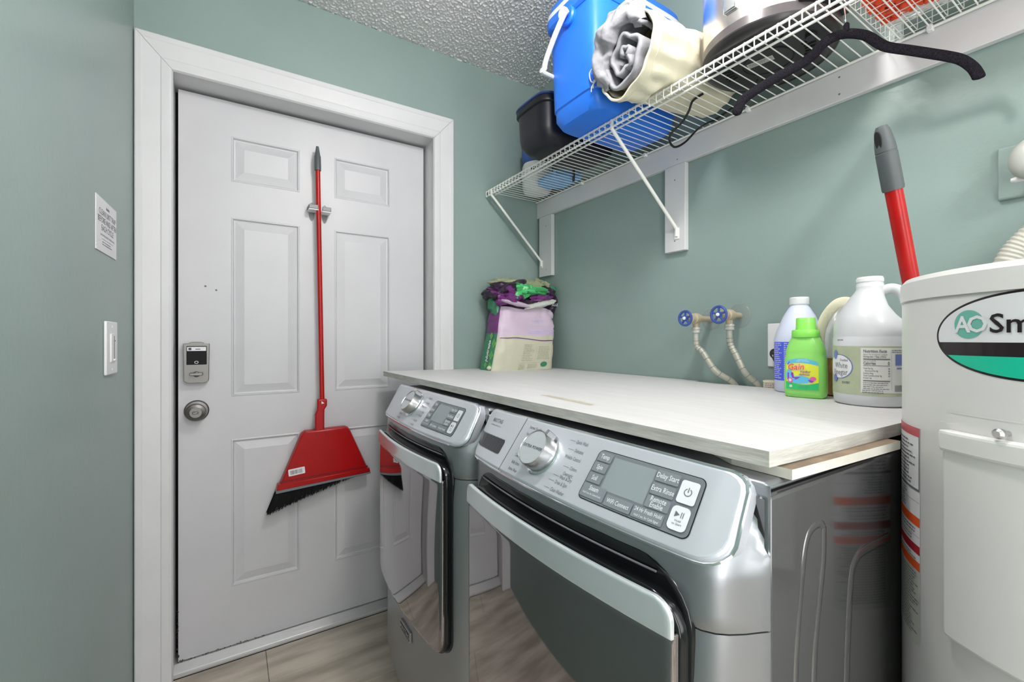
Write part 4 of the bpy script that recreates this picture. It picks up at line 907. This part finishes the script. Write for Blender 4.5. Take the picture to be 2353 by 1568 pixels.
# ------------------------------------------------------------------ mop pole behind the heater
a, b = P(1.067, .2998, .109), P(.990, .319, .382); d = (b-a).normalized(); lo = a-d*(a.z-.02)/d.z
t = thing('mop_pole', 'red mop pole with grey grip leaning behind the water heater', 'mop', lo)
top = b-d*.115; MB().tube([lo, top+d*.01], .0133, 20).build('pole', 'redpole', t)
gq = Vector(d); MB().lathe([(.0155, 0), (.0165, .004), (.0162, .068), (.0155, .0685), (.0155, .0705), (.0160, .071), (.0150, .085), (.0118, .108), (.0085, .116), (0, .118)], top, d, 24).build('grip', 'grip', t)
ex = Vector((-.93, .30, 0)); e1 = (ex-d*ex.dot(d)).normalized(); e2 = d.cross(e1)
MB().loft([[top+d*(.092+.0165*math.sin(q))+e2*(.0055*math.cos(q))+e1*l for q in [2*math.pi*i/20 for i in range(20)]] for l in (.003, .0150)]).build('hang_hole', 'dark', t)

# ------------------------------------------------------------------ things on the counter
def lathe_at(c, prof, name, m, par, n=48): return MB().lathe(prof, (c[0], c[1], 0), (0, 0, 1), n).build(name, m, par)
# pet food bag
bx0, bx1, byf, byb = 1.030, 1.372, 1.770, 1.900; bz = board_z(1.2)
t = thing('pet_food_bag', 'crumpled purple, green and cream pet food bag on the countertop corner', 'bag', (1.2, 1.84, bz))
NB = 120
def bagring(v, n=NB):                            # v = 0..1 up the bag
    out = []
    hz = .300*v
    cx = 1.190; hw = .178-.016*v; hd_ = .070+.012*math.sin(v*3)-.006*v
    lean = .030*v; shiftx = .055*v
    for i in range(n):
        p = sell(hw, hd_, 7-2.5*v, n, 0, 0, 0)[i]
        q = Vector((cx+shiftx+p.x, 1.836+lean+p.y, bz+hz+.006*math.sin(p.x*30+v*6)*v))
        nz = noise.noise(q*14)*.007+noise.noise(q*34)*.0035
        nz *= .4+1.0*v; q.x += nz*1.0*math.copysign(min(1, abs(p.x)/hw), p.x); q.y -= (nz+.006*math.sin(v*2.6))*(1 if p.y < 0 else 0)
        q.y = min(q.y, WY-.004)
        out.append(q)
    return out
rg = [bagring(j/40) for j in range(41)]; bot = [Vector((1.19+(p.x-1.19)*.93, 1.836+(p.y-1.836)*.85, bz)) for p in rg[0]]
def bagmat(j, i):
    v = (j-1)/40; p = rg[max(0, j-1)][i]; q = 2*math.pi*(i+.5)/NB; nx, ny = math.cos(q), math.sin(q)
    front = ny < 0 and abs(nx) < .93
    if front: return 1 if v > .535-.03*(p.x-1.03) else (1 if v > 1 else 0)
    if nx < 0 and ny < .93: return 2 if v < .60 else 3
    return 4
mb = MB(); mb.loft([bot]+rg, ms=bagmat, cap1=True); bag = mb.build('bag_body', ['bagcream', 'baglilac', 'baggreen', 'bagpurple', 'bagdark'], t, smooth=50)
def bagP(a, b, l=0):                             # print surface: a along the front from its left end, b height
    v = min(1, max(0, b/.300)); x = 1.190+.055*v-(.178-.016*v)+a; best = None
    j = min(39, int(v*40)); fr = v*40-j; pts = []
    for jj in (j, j+1):
        r_ = [p for i, p in enumerate(rg[jj]) if math.sin(2*math.pi*i/NB) < -.05]; r_.sort(key=lambda p: p.x)
        k = 0
        while k < len(r_)-2 and r_[k+1].x < x: k += 1
        tt = (x-r_[k].x)/max(1e-6, r_[k+1].x-r_[k].x); pts.append(r_[k]+(r_[k+1]-r_[k])*max(-.2, min(1.2, tt)))
    p = pts[0]+(pts[1]-pts[0])*fr
    return p+Vector((0, -.0016-l, 0))
mb = MB()
for k in range(30): mb.shape(R2(.012+.31*k/30, .155-.018*k/30, .012+.31*(k+1)/30, .159-.018*k/30), bagP)
mb.build('stripe', 'bagpurple', bag, smooth=0)
mb = MB(); mb.shape(R2(.165, .213, .33, .2138, 12), bagP); scribble(mb, bagP, .165, .188, .33, 2, .011, .006, 0, seed=1); scribble(mb, bagP, .180, .240, .25, 2, .006, .003, 0, seed=3); mb.build('print', 'palepurple', bag, smooth=0)
mb = MB(); scribble(mb, bagP, .150, .118, .215, 10, .0082, .0035, 0, seed=5); scribble(mb, bagP, .238, .112, .32, 9, .0075, .0035, 0, seed=6); scribble(mb, bagP, .140, .026, .175, 5, .0055, .003, 0, seed=7); scribble(mb, bagP, .19, .026, .25, 4, .0055, .003, 0, seed=8)
mb.shape(R2(.1365, .034, .32, .0348, 12), bagP); mb.shape(R2(.225, .045, .2258, .115), bagP); mb.build('print', 'olive', bag, smooth=0)
mb = MB(); mb.shape(E2(.285, .026, .020, .013, n=12), bagP, .0003); mb.build('seal', 'baggreen', bag, smooth=0)
mb = MB()
for a, b in ((.325, .24), (.318, .225), (.328, .21), (.31, .25), (.322, .198), (.33, .226)): mb.shape(E2(a, b, .006, .005, n=6), bagP, .0003)
mb.build('sprig', 'baggreen', bag, smooth=0)
def gs(a, b, l=0):                               # left gusset, a to the viewer's right
    v = min(1, max(0, b/.300)); yt = 1.836+.030*v-a; j = min(39, int(v*40)); fr = v*40-j; pts = []
    for jj in (j, j+1):
        c_ = [p for i, p in enumerate(rg[jj]) if math.cos(2*math.pi*i/NB) < 0]; c_.sort(key=lambda p: abs(p.y-yt)); pts.append(min(c_[:3], key=lambda p: p.x))
    p = pts[0]+(pts[1]-pts[0])*fr; return Vector((p.x-.0012-l, yt, bz+b))
mb = MB()
for a, b, s_ in ((.040, .05, 1), (.046, .105, 1), (.040, .005, .8), (.015, .145, .8), (.0, .01, .7)):
    for i in (0, 1):
        for k in (0, 1): mb.shape(([(a+.010*s_*(i-k), b+.012*s_*(i+k)-.0), (a+.010*s_*(i-k)+.009*s_, b+.012*s_*(i+k)+.0108*s_), (a+.010*s_*(i-k), b+.012*s_*(i+k)+.0216*s_), (a+.010*s_*(i-k)-.009*s_, b+.012*s_*(i+k)+.0108*s_)], [(0, 1, 2, 3)]), gs, .0006)
mb.build('diamond_print', 'diamond', bag, smooth=0)
mb = MB(); mb.shape(T2('Nutrena', .030, .016, .040, 'LEFT', bold=.03, shear=.2, rot=math.pi/2), gs, .001); mb.build('brand_lettering', 'paper', bag, smooth=0)
mb = MB()
def foot(u, v): a = 2*math.pi*u; return Vector((1.055-.055*v*math.cos(a)-.01, 1.80-.03*math.cos(a)*.3+.028*math.sin(a)*(1-.3*v), bz+.001+.022*(.5+.5*math.sin(a*1))*(1-.2*v)))
mb.loft([[Vector((x, y+r*math.cos(a), bz+.013+r*.9*math.sin(a)+.001)) for a in [2*math.pi*i/16 for i in range(16)]] for x, y, r in ((1.005, 1.80, .004), (1.012, 1.80, .011), (1.035, 1.795, .0135), (1.065, 1.79, .010))]); mb.build('bag_corner', 'bagcream', t, smooth=60)
# rolled-down crumpled top: several overlapping folded lobes
def lobe_(name, m, c, r, seed, rot=0, amp=.35, n=40):
    mb = MB(); c = Vector(c); sx, sy, sz = r
    def fn(u, v):
        a = 2*math.pi*u; b = math.pi*(v-.5); p = Vector((math.cos(a)*math.cos(b), math.sin(a)*math.cos(b), math.sin(b)))
        k = 1+amp*noise.noise(p*1.9+Vector((seed, 0, 0)))+.5*amp*abs(noise.noise(p*4.2+Vector((0, seed, 0))))-.25*amp*abs(noise.noise(p*8+Vector((0, 0, seed))))
        q = Vector((p.x*sx*k, p.y*sy*k, p.z*sz*k)); x = q.x*math.cos(rot)-q.z*math.sin(rot); z_ = q.x*math.sin(rot)+q.z*math.cos(rot)
        w_ = c+Vector((x, q.y, z_)); w_.y = min(w_.y, WY-.004); w_.x = min(w_.x, RX-.003); return w_
    mb.grid(fn, n, n//2); return mb.build(name, m, t, smooth=40)
z0 = bz
for m_, c_, r_, sd_n, ro, am, nn in (
    ('bagdark', (1.245, 1.865, .322), (.175, .078, .040), 1, 0, .35, 44), ('bagdark', (1.165, 1.862, .388), (.125, .085, .048), 2, .15, .4, 44),
    ('bagpurple', (1.125, 1.830, .352), (.082, .070, .040), 3, -.35, .6, 44), ('bagdark', (1.372, 1.855, .372), (.060, .065, .046), 4, -.3, .5, 40),
    ('bagolive', (1.245, 1.885, .418), (.165, .072, .032), 5, -.03, .35, 44), ('bagbright', (1.262, 1.815, .385), (.110, .052, .027), 6, -.16, .6, 48),
    ('bagbright', (1.180, 1.795, .378), (.044, .034, .032), 7, .5, .7, 32), ('bagpurple', (1.300, 1.800, .350), (.070, .035, .020), 8, .15, .5, 32),
    ('bagolive', (1.372, 1.880, .418), (.055, .050, .028), 9, -.6, .6, 32), ('labelgrey', (1.300, 1.787, .320), (.092, .024, .017), 10, .20, .4, 32),
    ('baglilac', (1.150, 1.772, .318), (.082, .018, .010), 12, -.16, .3, 28), ('bagdark', (1.392, 1.850, .310), (.034, .050, .040), 13, 0, .3, 24),
    ('baggreen', (1.400, 1.845, .392), (.030, .050, .030), 14, -.8, .5, 24), ('baggreen', (1.090, 1.870, .330), (.030, .050, .060), 15, 0, .5, 24)):
    lobe_('folded_layer', m_, (c_[0], c_[1], bz+c_[2]), r_, sd_n, ro, am, nn)
mb = MB(); mp = planemap((.02, 1.757, bz), (1, 0, 0), (0, 0, 1)); mb.shape(T2('Naturalism All Pets', .016, 1.285, .318, rot=.15, bold=.01), mp); mb.shape(T2('ALLE', .018, 1.362, .315, sx=1.0), lambda a, b, l=0: mp(a, b, 0)+Vector((0, .018, 0))); mb.build('lettering', 'lightink', bag, smooth=0)

# bleach jug
C_ = (1.362, .627); z = board_z(C_[0]); r = .0615; fa = math.atan2(-C_[1], -C_[0])
t = thing('bleach_jug', 'pale lavender-white bleach jug with blue label, against the wall behind the green bottle', 'jug', (*C_, z))
lathe_at(C_, [(.045, z), (r-.004, z+.002), (r, z+.008), (r, z+.150), (r-.002, z+.158), (.056, z+.172), (.039, z+.215), (.026, z+.238), (.022, z+.243), (.022, z+.250)], 'jug_body', 'bleach', t)
lathe_at(C_, [(.0235, z+.2475), (.0240, z+.249), (.0240, z+.266), (.0225, z+.268), (0, z+.268)], 'cap', 'wplastic', t)
fb = cylmap(C_, r, fa, z); mb = MB(); mb.shape(R2(-.085, .034, .055, .142, 16), fb, .0004); o = mb.build('back_label', 'lblue', t, smooth=30)
mb = MB(); scribble(mb, fb, -.078, .137, -.044, 19, .0054, .0028, .0009, seed=3); scribble(mb, fb, -.038, .137, .004, 19, .0054, .0028, .0009, seed=13); mb.build('label_print', 'paper', o, smooth=0)
d3 = Vector((math.cos(fa+.25), math.sin(fa+.25), 0)); c3 = Vector((*C_, 0))
def pnt(rad, zz): return c3+d3*rad+Vector((0, 0, z+zz))
MB().loft([[pnt(.0555-(.030*(k)), .180+.055*k+.0)+Vector((0, 0, .0))+d3*l+d3.cross(Vector((0, 0, 1)))*((.009-.004*k)*(1 if s_ else -1)) for k, s_ in ((0, 0), (0, 1), (1, 1), (1, 0))] for l in (-.004, .0015)]).build('grip_hollow', 'palepurple', t, bevel=.003)

# white vinegar jug
C_ = (1.234, .419); z = board_z(C_[0]); r = .0685; fa = math.atan2(-C_[1], -C_[0])
t = thing('vinegar_jug', 'translucent gallon white vinegar jug with green label beside the water heater', 'jug', (*C_, z))
def jr(rad, zz, off=0, n=64):                    # shoulder rings flattened on the handle side
    side = Vector((-math.sin(fa), math.cos(fa), 0)); out = []
    for i in range(n):
        a = 2*math.pi*i/n; p = Vector((math.cos(a), math.sin(a), 0)); k = max(0, p.dot(side)); out.append(Vector((C_[0], C_[1], z+zz))+p*(rad-off*k**3)*.884)
    return out
mb = MB(); mb.loft([jr(.055, .0), jr(.071, .002), jr(.0755, .008), jr(.0770, .020), jr(.0775, .022), jr(.0775, .150), jr(.0765, .153), jr(.0765, .156), jr(.0770, .160), jr(.0765, .176, .002), jr(.0740, .190, .008), jr(.068, .203, .016), jr(.055, .224, .020), jr(.042, .243, .012), jr(.031, .257, .002), jr(.0285, .262), jr(.0280, .276)]); mb.build('jug_body', 'milk', t, smooth=60)
lathe_at(C_, [(.0235, z+.266), (.0253, z+.267), (.0253, z+.273), (.0238, z+.275), (.0238, z+.277), (.0253, z+.279), (.0253, z+.286), (.0238, z+.288), (.0238, z+.290), (.0198, z+.290), (.0195, z+.275)], 'neck_ring', 'wplastic', t)
sd3 = Vector((-math.sin(fa), math.cos(fa), 0)); c3 = Vector((*C_, z)); U = Vector((0, 0, 1))
MB().tube(smoothpath([c3+sd3*0.0194+U*.256, c3+sd3*0.0370+U*.262, c3+sd3*0.0528+U*.254, c3+sd3*0.0634+U*.232, c3+sd3*0.0673+U*.205, c3+sd3*0.0656+U*.183, c3+sd3*0.0581+U*.165], 6), .0100, 14, flat=1.15).build('handle', 'milk', t, smooth=60)
f0 = cylmap(C_, r, fa, z); f = lambda a, b, l=0: f0(a*.72, b, l)
mb = MB(); mb.shape(R2(-.175, .026, .175, .133, 40), f, .0005); lbl = mb.build('label', 'oliveg', t, smooth=30) if 'oliveg' in M else mb.build('label', mat('label_sage', (.48, .53, .36), .5, var=(30, .12, None)), t, smooth=30)
mb = MB(); mb.shape(R2(-.0215, .0325, .140, .1295, 30), f, .0008); mb.build('label_white_field', 'labelwhite', lbl, smooth=30) if 'labelwhite' in M else mb.build('label_white_field', mat('label_pale', (.76, .755, .73), .5), lbl, smooth=30)
mb = MB(); mb.shape(E2(-.085, .0865, .0435, .0275, n=24), f, .0012); mb.build('name_oval_edge', 'skyblue_dull', lbl, smooth=30) if 'skyblue_dull' in M else mb.build('name_oval_edge', 'navy', lbl, smooth=30)
mb = MB(); mb.shape(E2(-.086, .0865, .042, .0260, n=24), f, .0015); mb.build('name_oval', 'paper', lbl, smooth=30)
mb = MB(); mb.shape(E2(-.102, .113, .010, .0105, n=12), f, .0019); mb.shape(E2(-.102, .060, .009, .0090, n=12), f, .0019); mb.build('label_dots', 'navy', lbl, smooth=30)
mb = MB(); mb.shape(T2('White', .0185, -.0555, .083, 'RIGHT', bold=-.002), f, .0019); mb.shape(T2('Vinegar', .0185, -.0555, .0680, 'RIGHT', bold=-.002), f, .0019); mb.shape(T2('Distilled', .008, -.0545, .0985, 'RIGHT'), f, .0019)
g2 = f; X0 = -.0155; X1 = .048
mb.shape(T2('Nutrition Facts', .0092, X0, .1195, 'LEFT', bold=.02, sx=.98), f, .0014); mb.shape(T2('About 126 servings per container', .0042, X0, .1140, 'LEFT'), f, .0014); mb.shape(T2('Serving size 1 Tbsp. (15mL)', .0048, X0, .1090, 'LEFT', bold=.02), f, .0014)
mb.shape(R2(X0, .1040, X1, .1062, 8), f, .0014); mb.shape(T2('Amount per serving', .0036, X0, .1005, 'LEFT'), f, .0014); mb.shape(T2('Calories', .0086, X0, .0935, 'LEFT', bold=.02), f, .0014); mb.shape(T2('0', .0100, X1-.001, .0930, 'RIGHT', bold=.025), f, .0014); mb.shape(R2(X0, .0905, X1, .0915, 8), f, .0014)
for i, q in enumerate(('Total Fat 0g', '   Saturated Fat 0g', 'Sodium 0mg', 'Total Carbohydrate 0g', 'Protein 0g')):
    mb.shape(T2(q, .0046, X0, .0835-.0052*i, 'LEFT', bold=.01), f, .0014)
    if i < 4: mb.shape(T2('0%', .0042, X1, .0835-.0052*i, 'RIGHT', bold=.02), f, .0014)
mb.shape(R2(X0, .0572, X1, .0592, 8), f, .0014); scribble(mb, f, X0, .0530, X1, 4, .0042, .0018, .0014, seed=4); scribble(mb, f, -.018, .0365, .05, 2, .004, .0018, .0014, seed=6); scribble(mb, f, .0535, .1235, .09, 2, .004, .0022, .0014, seed=7)
mb.shape(R2(.0515, .040, .0519, .126), f, .0014)
x = .060; rr = random.Random(4)
while x < .09: w_ = rr.choice((.0005, .001)); mb.shape(R2(x, .036, x+w_, .050), f, .0014); x += w_+rr.choice((.0006, .001))
scribble(mb, f, -.075, .052, -.045, 2, .003, .0022, .0010, seed=9); scribble(mb, f, -.094, .146, -.07, 1, .004, .0022, .0006, seed=3)
tag(mb.build('label_print', 'gink', lbl, smooth=0), kind='stuff')
mb = MB(); mb.shape(R2(.062, .092, .090, .116, 5), f, .0015); mb.shape(R2(.066, .084, .095, .087, 5), f, .0015); mb.build('label_blue_box', 'navy', lbl, smooth=0)

# bright green softener bottle
C_ = (1.243, .557); z = board_z(C_[0]); rot = math.atan2(-C_[1], -C_[0])+math.pi/2-.22
t = thing('softener_bottle', 'small bright green fabric softener bottle in front of the bleach jug', 'bottle', (*C_, z))
MB().loft([sell(a*.93, b*.95, e, 56, C_[0], C_[1], z+q, rot) for a, b, e, q in ((.042, .022, 3, 0), (.047, .027, 3.2, .003), (.0495, .030, 3.4, .014), (.0495, .031, 3.4, .060), (.0480, .031, 3.2, .100), (.0455, .0295, 3, .110), (.0462, .030, 3, .1150), (.0455, .030, 2.8, .122), (.0385, .0275, 2.4, .142), (.0335, .0260, 2, .152), (.031, .026, 2, .156))]).build('bottle_body', 'green', t, smooth=50)
lathe_at(C_, [(.0265, z+.1525), (.0300, z+.1535), (.0308, z+.1550), (.0304, z+.1700), (.0290, z+.1720), (.0225, z+.1725), (.0216, z+.1760), (.0212, z+.2010), (.0200, z+.2028), (0, z+.2028)], 'cap', 'green2', t)
right = Vector((math.cos(rot), math.sin(rot), 0)); outn = right.cross(Vector((0, 0, 1)))
if outn.dot(Vector((-C_[0], -C_[1], 0))) < 0: outn = -outn
if right.cross(Vector((0, 0, 1))).dot(outn) < 0: pass
right = -outn.cross(Vector((0, 0, 1)))
def gf(a, b, l=0):
    a *= .93; s = min(1, abs(a)/.0465); e = 3.4; depth = .0297*(1-s**e)**(1/e); return Vector((C_[0], C_[1], z+b))+right*a+outn*(depth+.0004+l)
def band_shape(pts_top, pts_bot): v = []; f_ = []; 
ns = 16
def strip(top, bot, u0=-.040, u1=.036):
    v = []; f_ = []
    for i in range(ns+1): u = u0+(u1-u0)*i/ns; v += [(u, bot(u)), (u, top(u))]
    for i in range(ns): f_.append((2*i, 2*i+2, 2*i+3, 2*i+1))
    return v, f_
arch = lambda h, c, k: (lambda u: h-k*((u-c)/.04)**2)
mb = MB(); mb.shape(strip(arch(.100, -.004, .010), lambda u: .022), gf); lbl = mb.build('label', 'skyblue', t, smooth=30)
mb = MB(); mb.shape(strip(arch(.0885, -.006, .006), lambda u: .0225), gf, .0004); mb.build('label_yellow', 'yellow', lbl, smooth=30)
mb = MB(); mb.shape(strip(lambda u: .038-.004*math.cos(u*60), lambda u: .022), gf, .0008); mb.build('label_green', 'lgreen', lbl, smooth=30)
mb = MB(); mb.shape(E2(-.006, .046, .026, .010, n=12), gf, .0010); mb.shape(E2(-.032, .058, .008, .016, n=8), gf, .0010); mb.build('label_swirl', 'skyblue', lbl, smooth=30)
mb = MB(); mb.shape(([(-.036, .063), (-.022, .064), (-.020, .052), (-.004, .054), (-.012, .048), (-.028, .042), (-.036, .046)], [(0, 1, 2, 3, 4, 5, 6)]), gf, .0014); mb.shape(([(.012, .046), (.020, .040), (.026, .043), (.024, .048)], [(0, 1, 2, 3)]), gf, .0014); mb.shape(([(-.037, .084), (-.033, .090), (-.032, .094), (-.031, .089), (-.035, .083)], [(0, 1, 2, 3, 4)]), gf, .0014); mb.build('label_ribbon', 'purple', lbl, smooth=0)
mb = MB(); mb.shape(E2(.024, .050, .007, .005, n=10), gf, .0016); mb.shape(E2(-.029, .044, .006, .007, n=10), gf, .0016); mb.build('label_pink_spots', 'pink', lbl, smooth=0)
mb = MB(); mb.shape(E2(-.029, .0445, .0035, .004, n=10), gf, .0020); mb.shape(R2(-.031, .0265, -.0245, .0325), gf, .0014); mb.shape(T2('scent booster', .004, 0, .0955, bold=.01), gf, .0010); mb.shape(T2('FABRIC SOFTENER', .0038, 0, .0915, bold=.01), gf, .0010)
mb.shape(T2('Gain', .0215, -.016, .0715, bold=.055, shear=.2, rot=.06), gf, .0018); mb.shape(T2('ISLAND FRESH', .0035, .010, .036, bold=.01), gf, .0014); mb.build('label_white_print', 'paper', lbl, smooth=0)
mb = MB(); mb.shape(T2('Gain', .0215, -.016, .0715, bold=.02, shear=.2, rot=.06), gf, .0022); mb.build('label_name', 'logoorange', lbl, smooth=0)
mb = MB(); mb.shape(T2('+odor', .0095, .006, .0640, bold=.015, shear=.2), gf, .0018); mb.shape(T2('defense', .0080, .004, .0575, bold=.012, shear=.2), gf, .0018); mb.shape(T2('10 FL OZ (295 mL)', .0035, .004, .0275), gf, .0014); mb.build('label_purple_print', 'purple', lbl, smooth=0)

# clear bag with brown paper and a cream band, between the two jugs
C_ = (1.362, .520); z = board_z(C_[0])
t = thing('plastic_bag', 'clear plastic bag of golden brown material with a cream band, behind the green bottle', 'bag', (*C_, z))
def crump(name, m, spec, amp, seed, freq=22, e=2.6, n=60):
    mb = MB(); rgs = []
    for a, b, q, ox in spec:
        rr_ = sell(a, b, e, n, C_[0]+ox, C_[1]-ox*.6, z+q, -1.0); out = []
        for p in rr_:
            d = Vector((p.x-C_[0]-ox, p.y-C_[1], 0)); an = math.atan2(d.y, d.x)
            out.append(p+d.normalized()*amp*(noise.noise(Vector((an*2.6, q*freq, seed)))*1.6+.7*math.sin(an*11+q*40)*(1 if q > .004 else 0)))
        rgs.append(out)
    mb.loft(rgs); return mb.build(name, m, t, smooth=30)
crump('paper_contents', 'brown', [(.030, .030, 0, 0), (.040, .036, .004, 0), (.043, .038, .03, 0), (.045, .040, .06, 0), (.045, .040, .09, 0), (.038, .034, .105, 0)], .0035, 2)
crump('clear_film', mat('bag_film', (.80, .81, .80), .18, trans=.25, alpha=.80, bump=(40, .6, .005)), [(.042, .038, .100, 0), (.045, .041, .125, 0), (.044, .041, .16, 0), (.036, .036, .20, .0), (.024, .024, .226, 0), (.010, .010, .236, 0)], .003, 5)
bd = [(-.064, 0, .150), (-.060, 0, .185), (-.045, 0, .222), (-.020, 0, .250), (.006, 0, .256), (.028, 0, .245), (.046, 0, .225)]
rv = Vector((.83, -.56, 0)); toc = Vector((-.93, -.35, 0))
MB().tube(smoothpath([Vector((*C_, z))+rv*(a+.004)+toc*.045+Vector((0, 0, q-.012)) for a, b, q in bd], 6), .0135, 12, flat=.25, up=rv.cross(Vector((0, 0, 1)))*0+rv).build('cream_band', 'cream', t, smooth=60)

# ceiling lamp above the frame, plus an unseen fixture added for the rear fill
for nm, c, r in (('ceiling_lamp', (.57, .53), .13), ('ceiling_lamp', (.35, -1.3), .26)):
    t = thing(nm, 'round white flush ceiling lamp above the washing machine' if r < .2 else 'large round white fill lamp added on the ceiling behind the camera', 'lamp', (c[0], c[1], CEIL-.1))
    MB().lathe([(r+.02, 0), (r+.02, .02), (r, .03)], (c[0], c[1], CEIL-.012), (0, 0, -1), 40).build('lamp_base', 'wplastic', t)
    MB().lathe([(r, .02), (r*.97, .05), (r*.8, .075), (r*.4, .088), (0, .09)], (c[0], c[1], CEIL-.012), (0, 0, -1), 40).build('diffuser', 'lampglow', t)
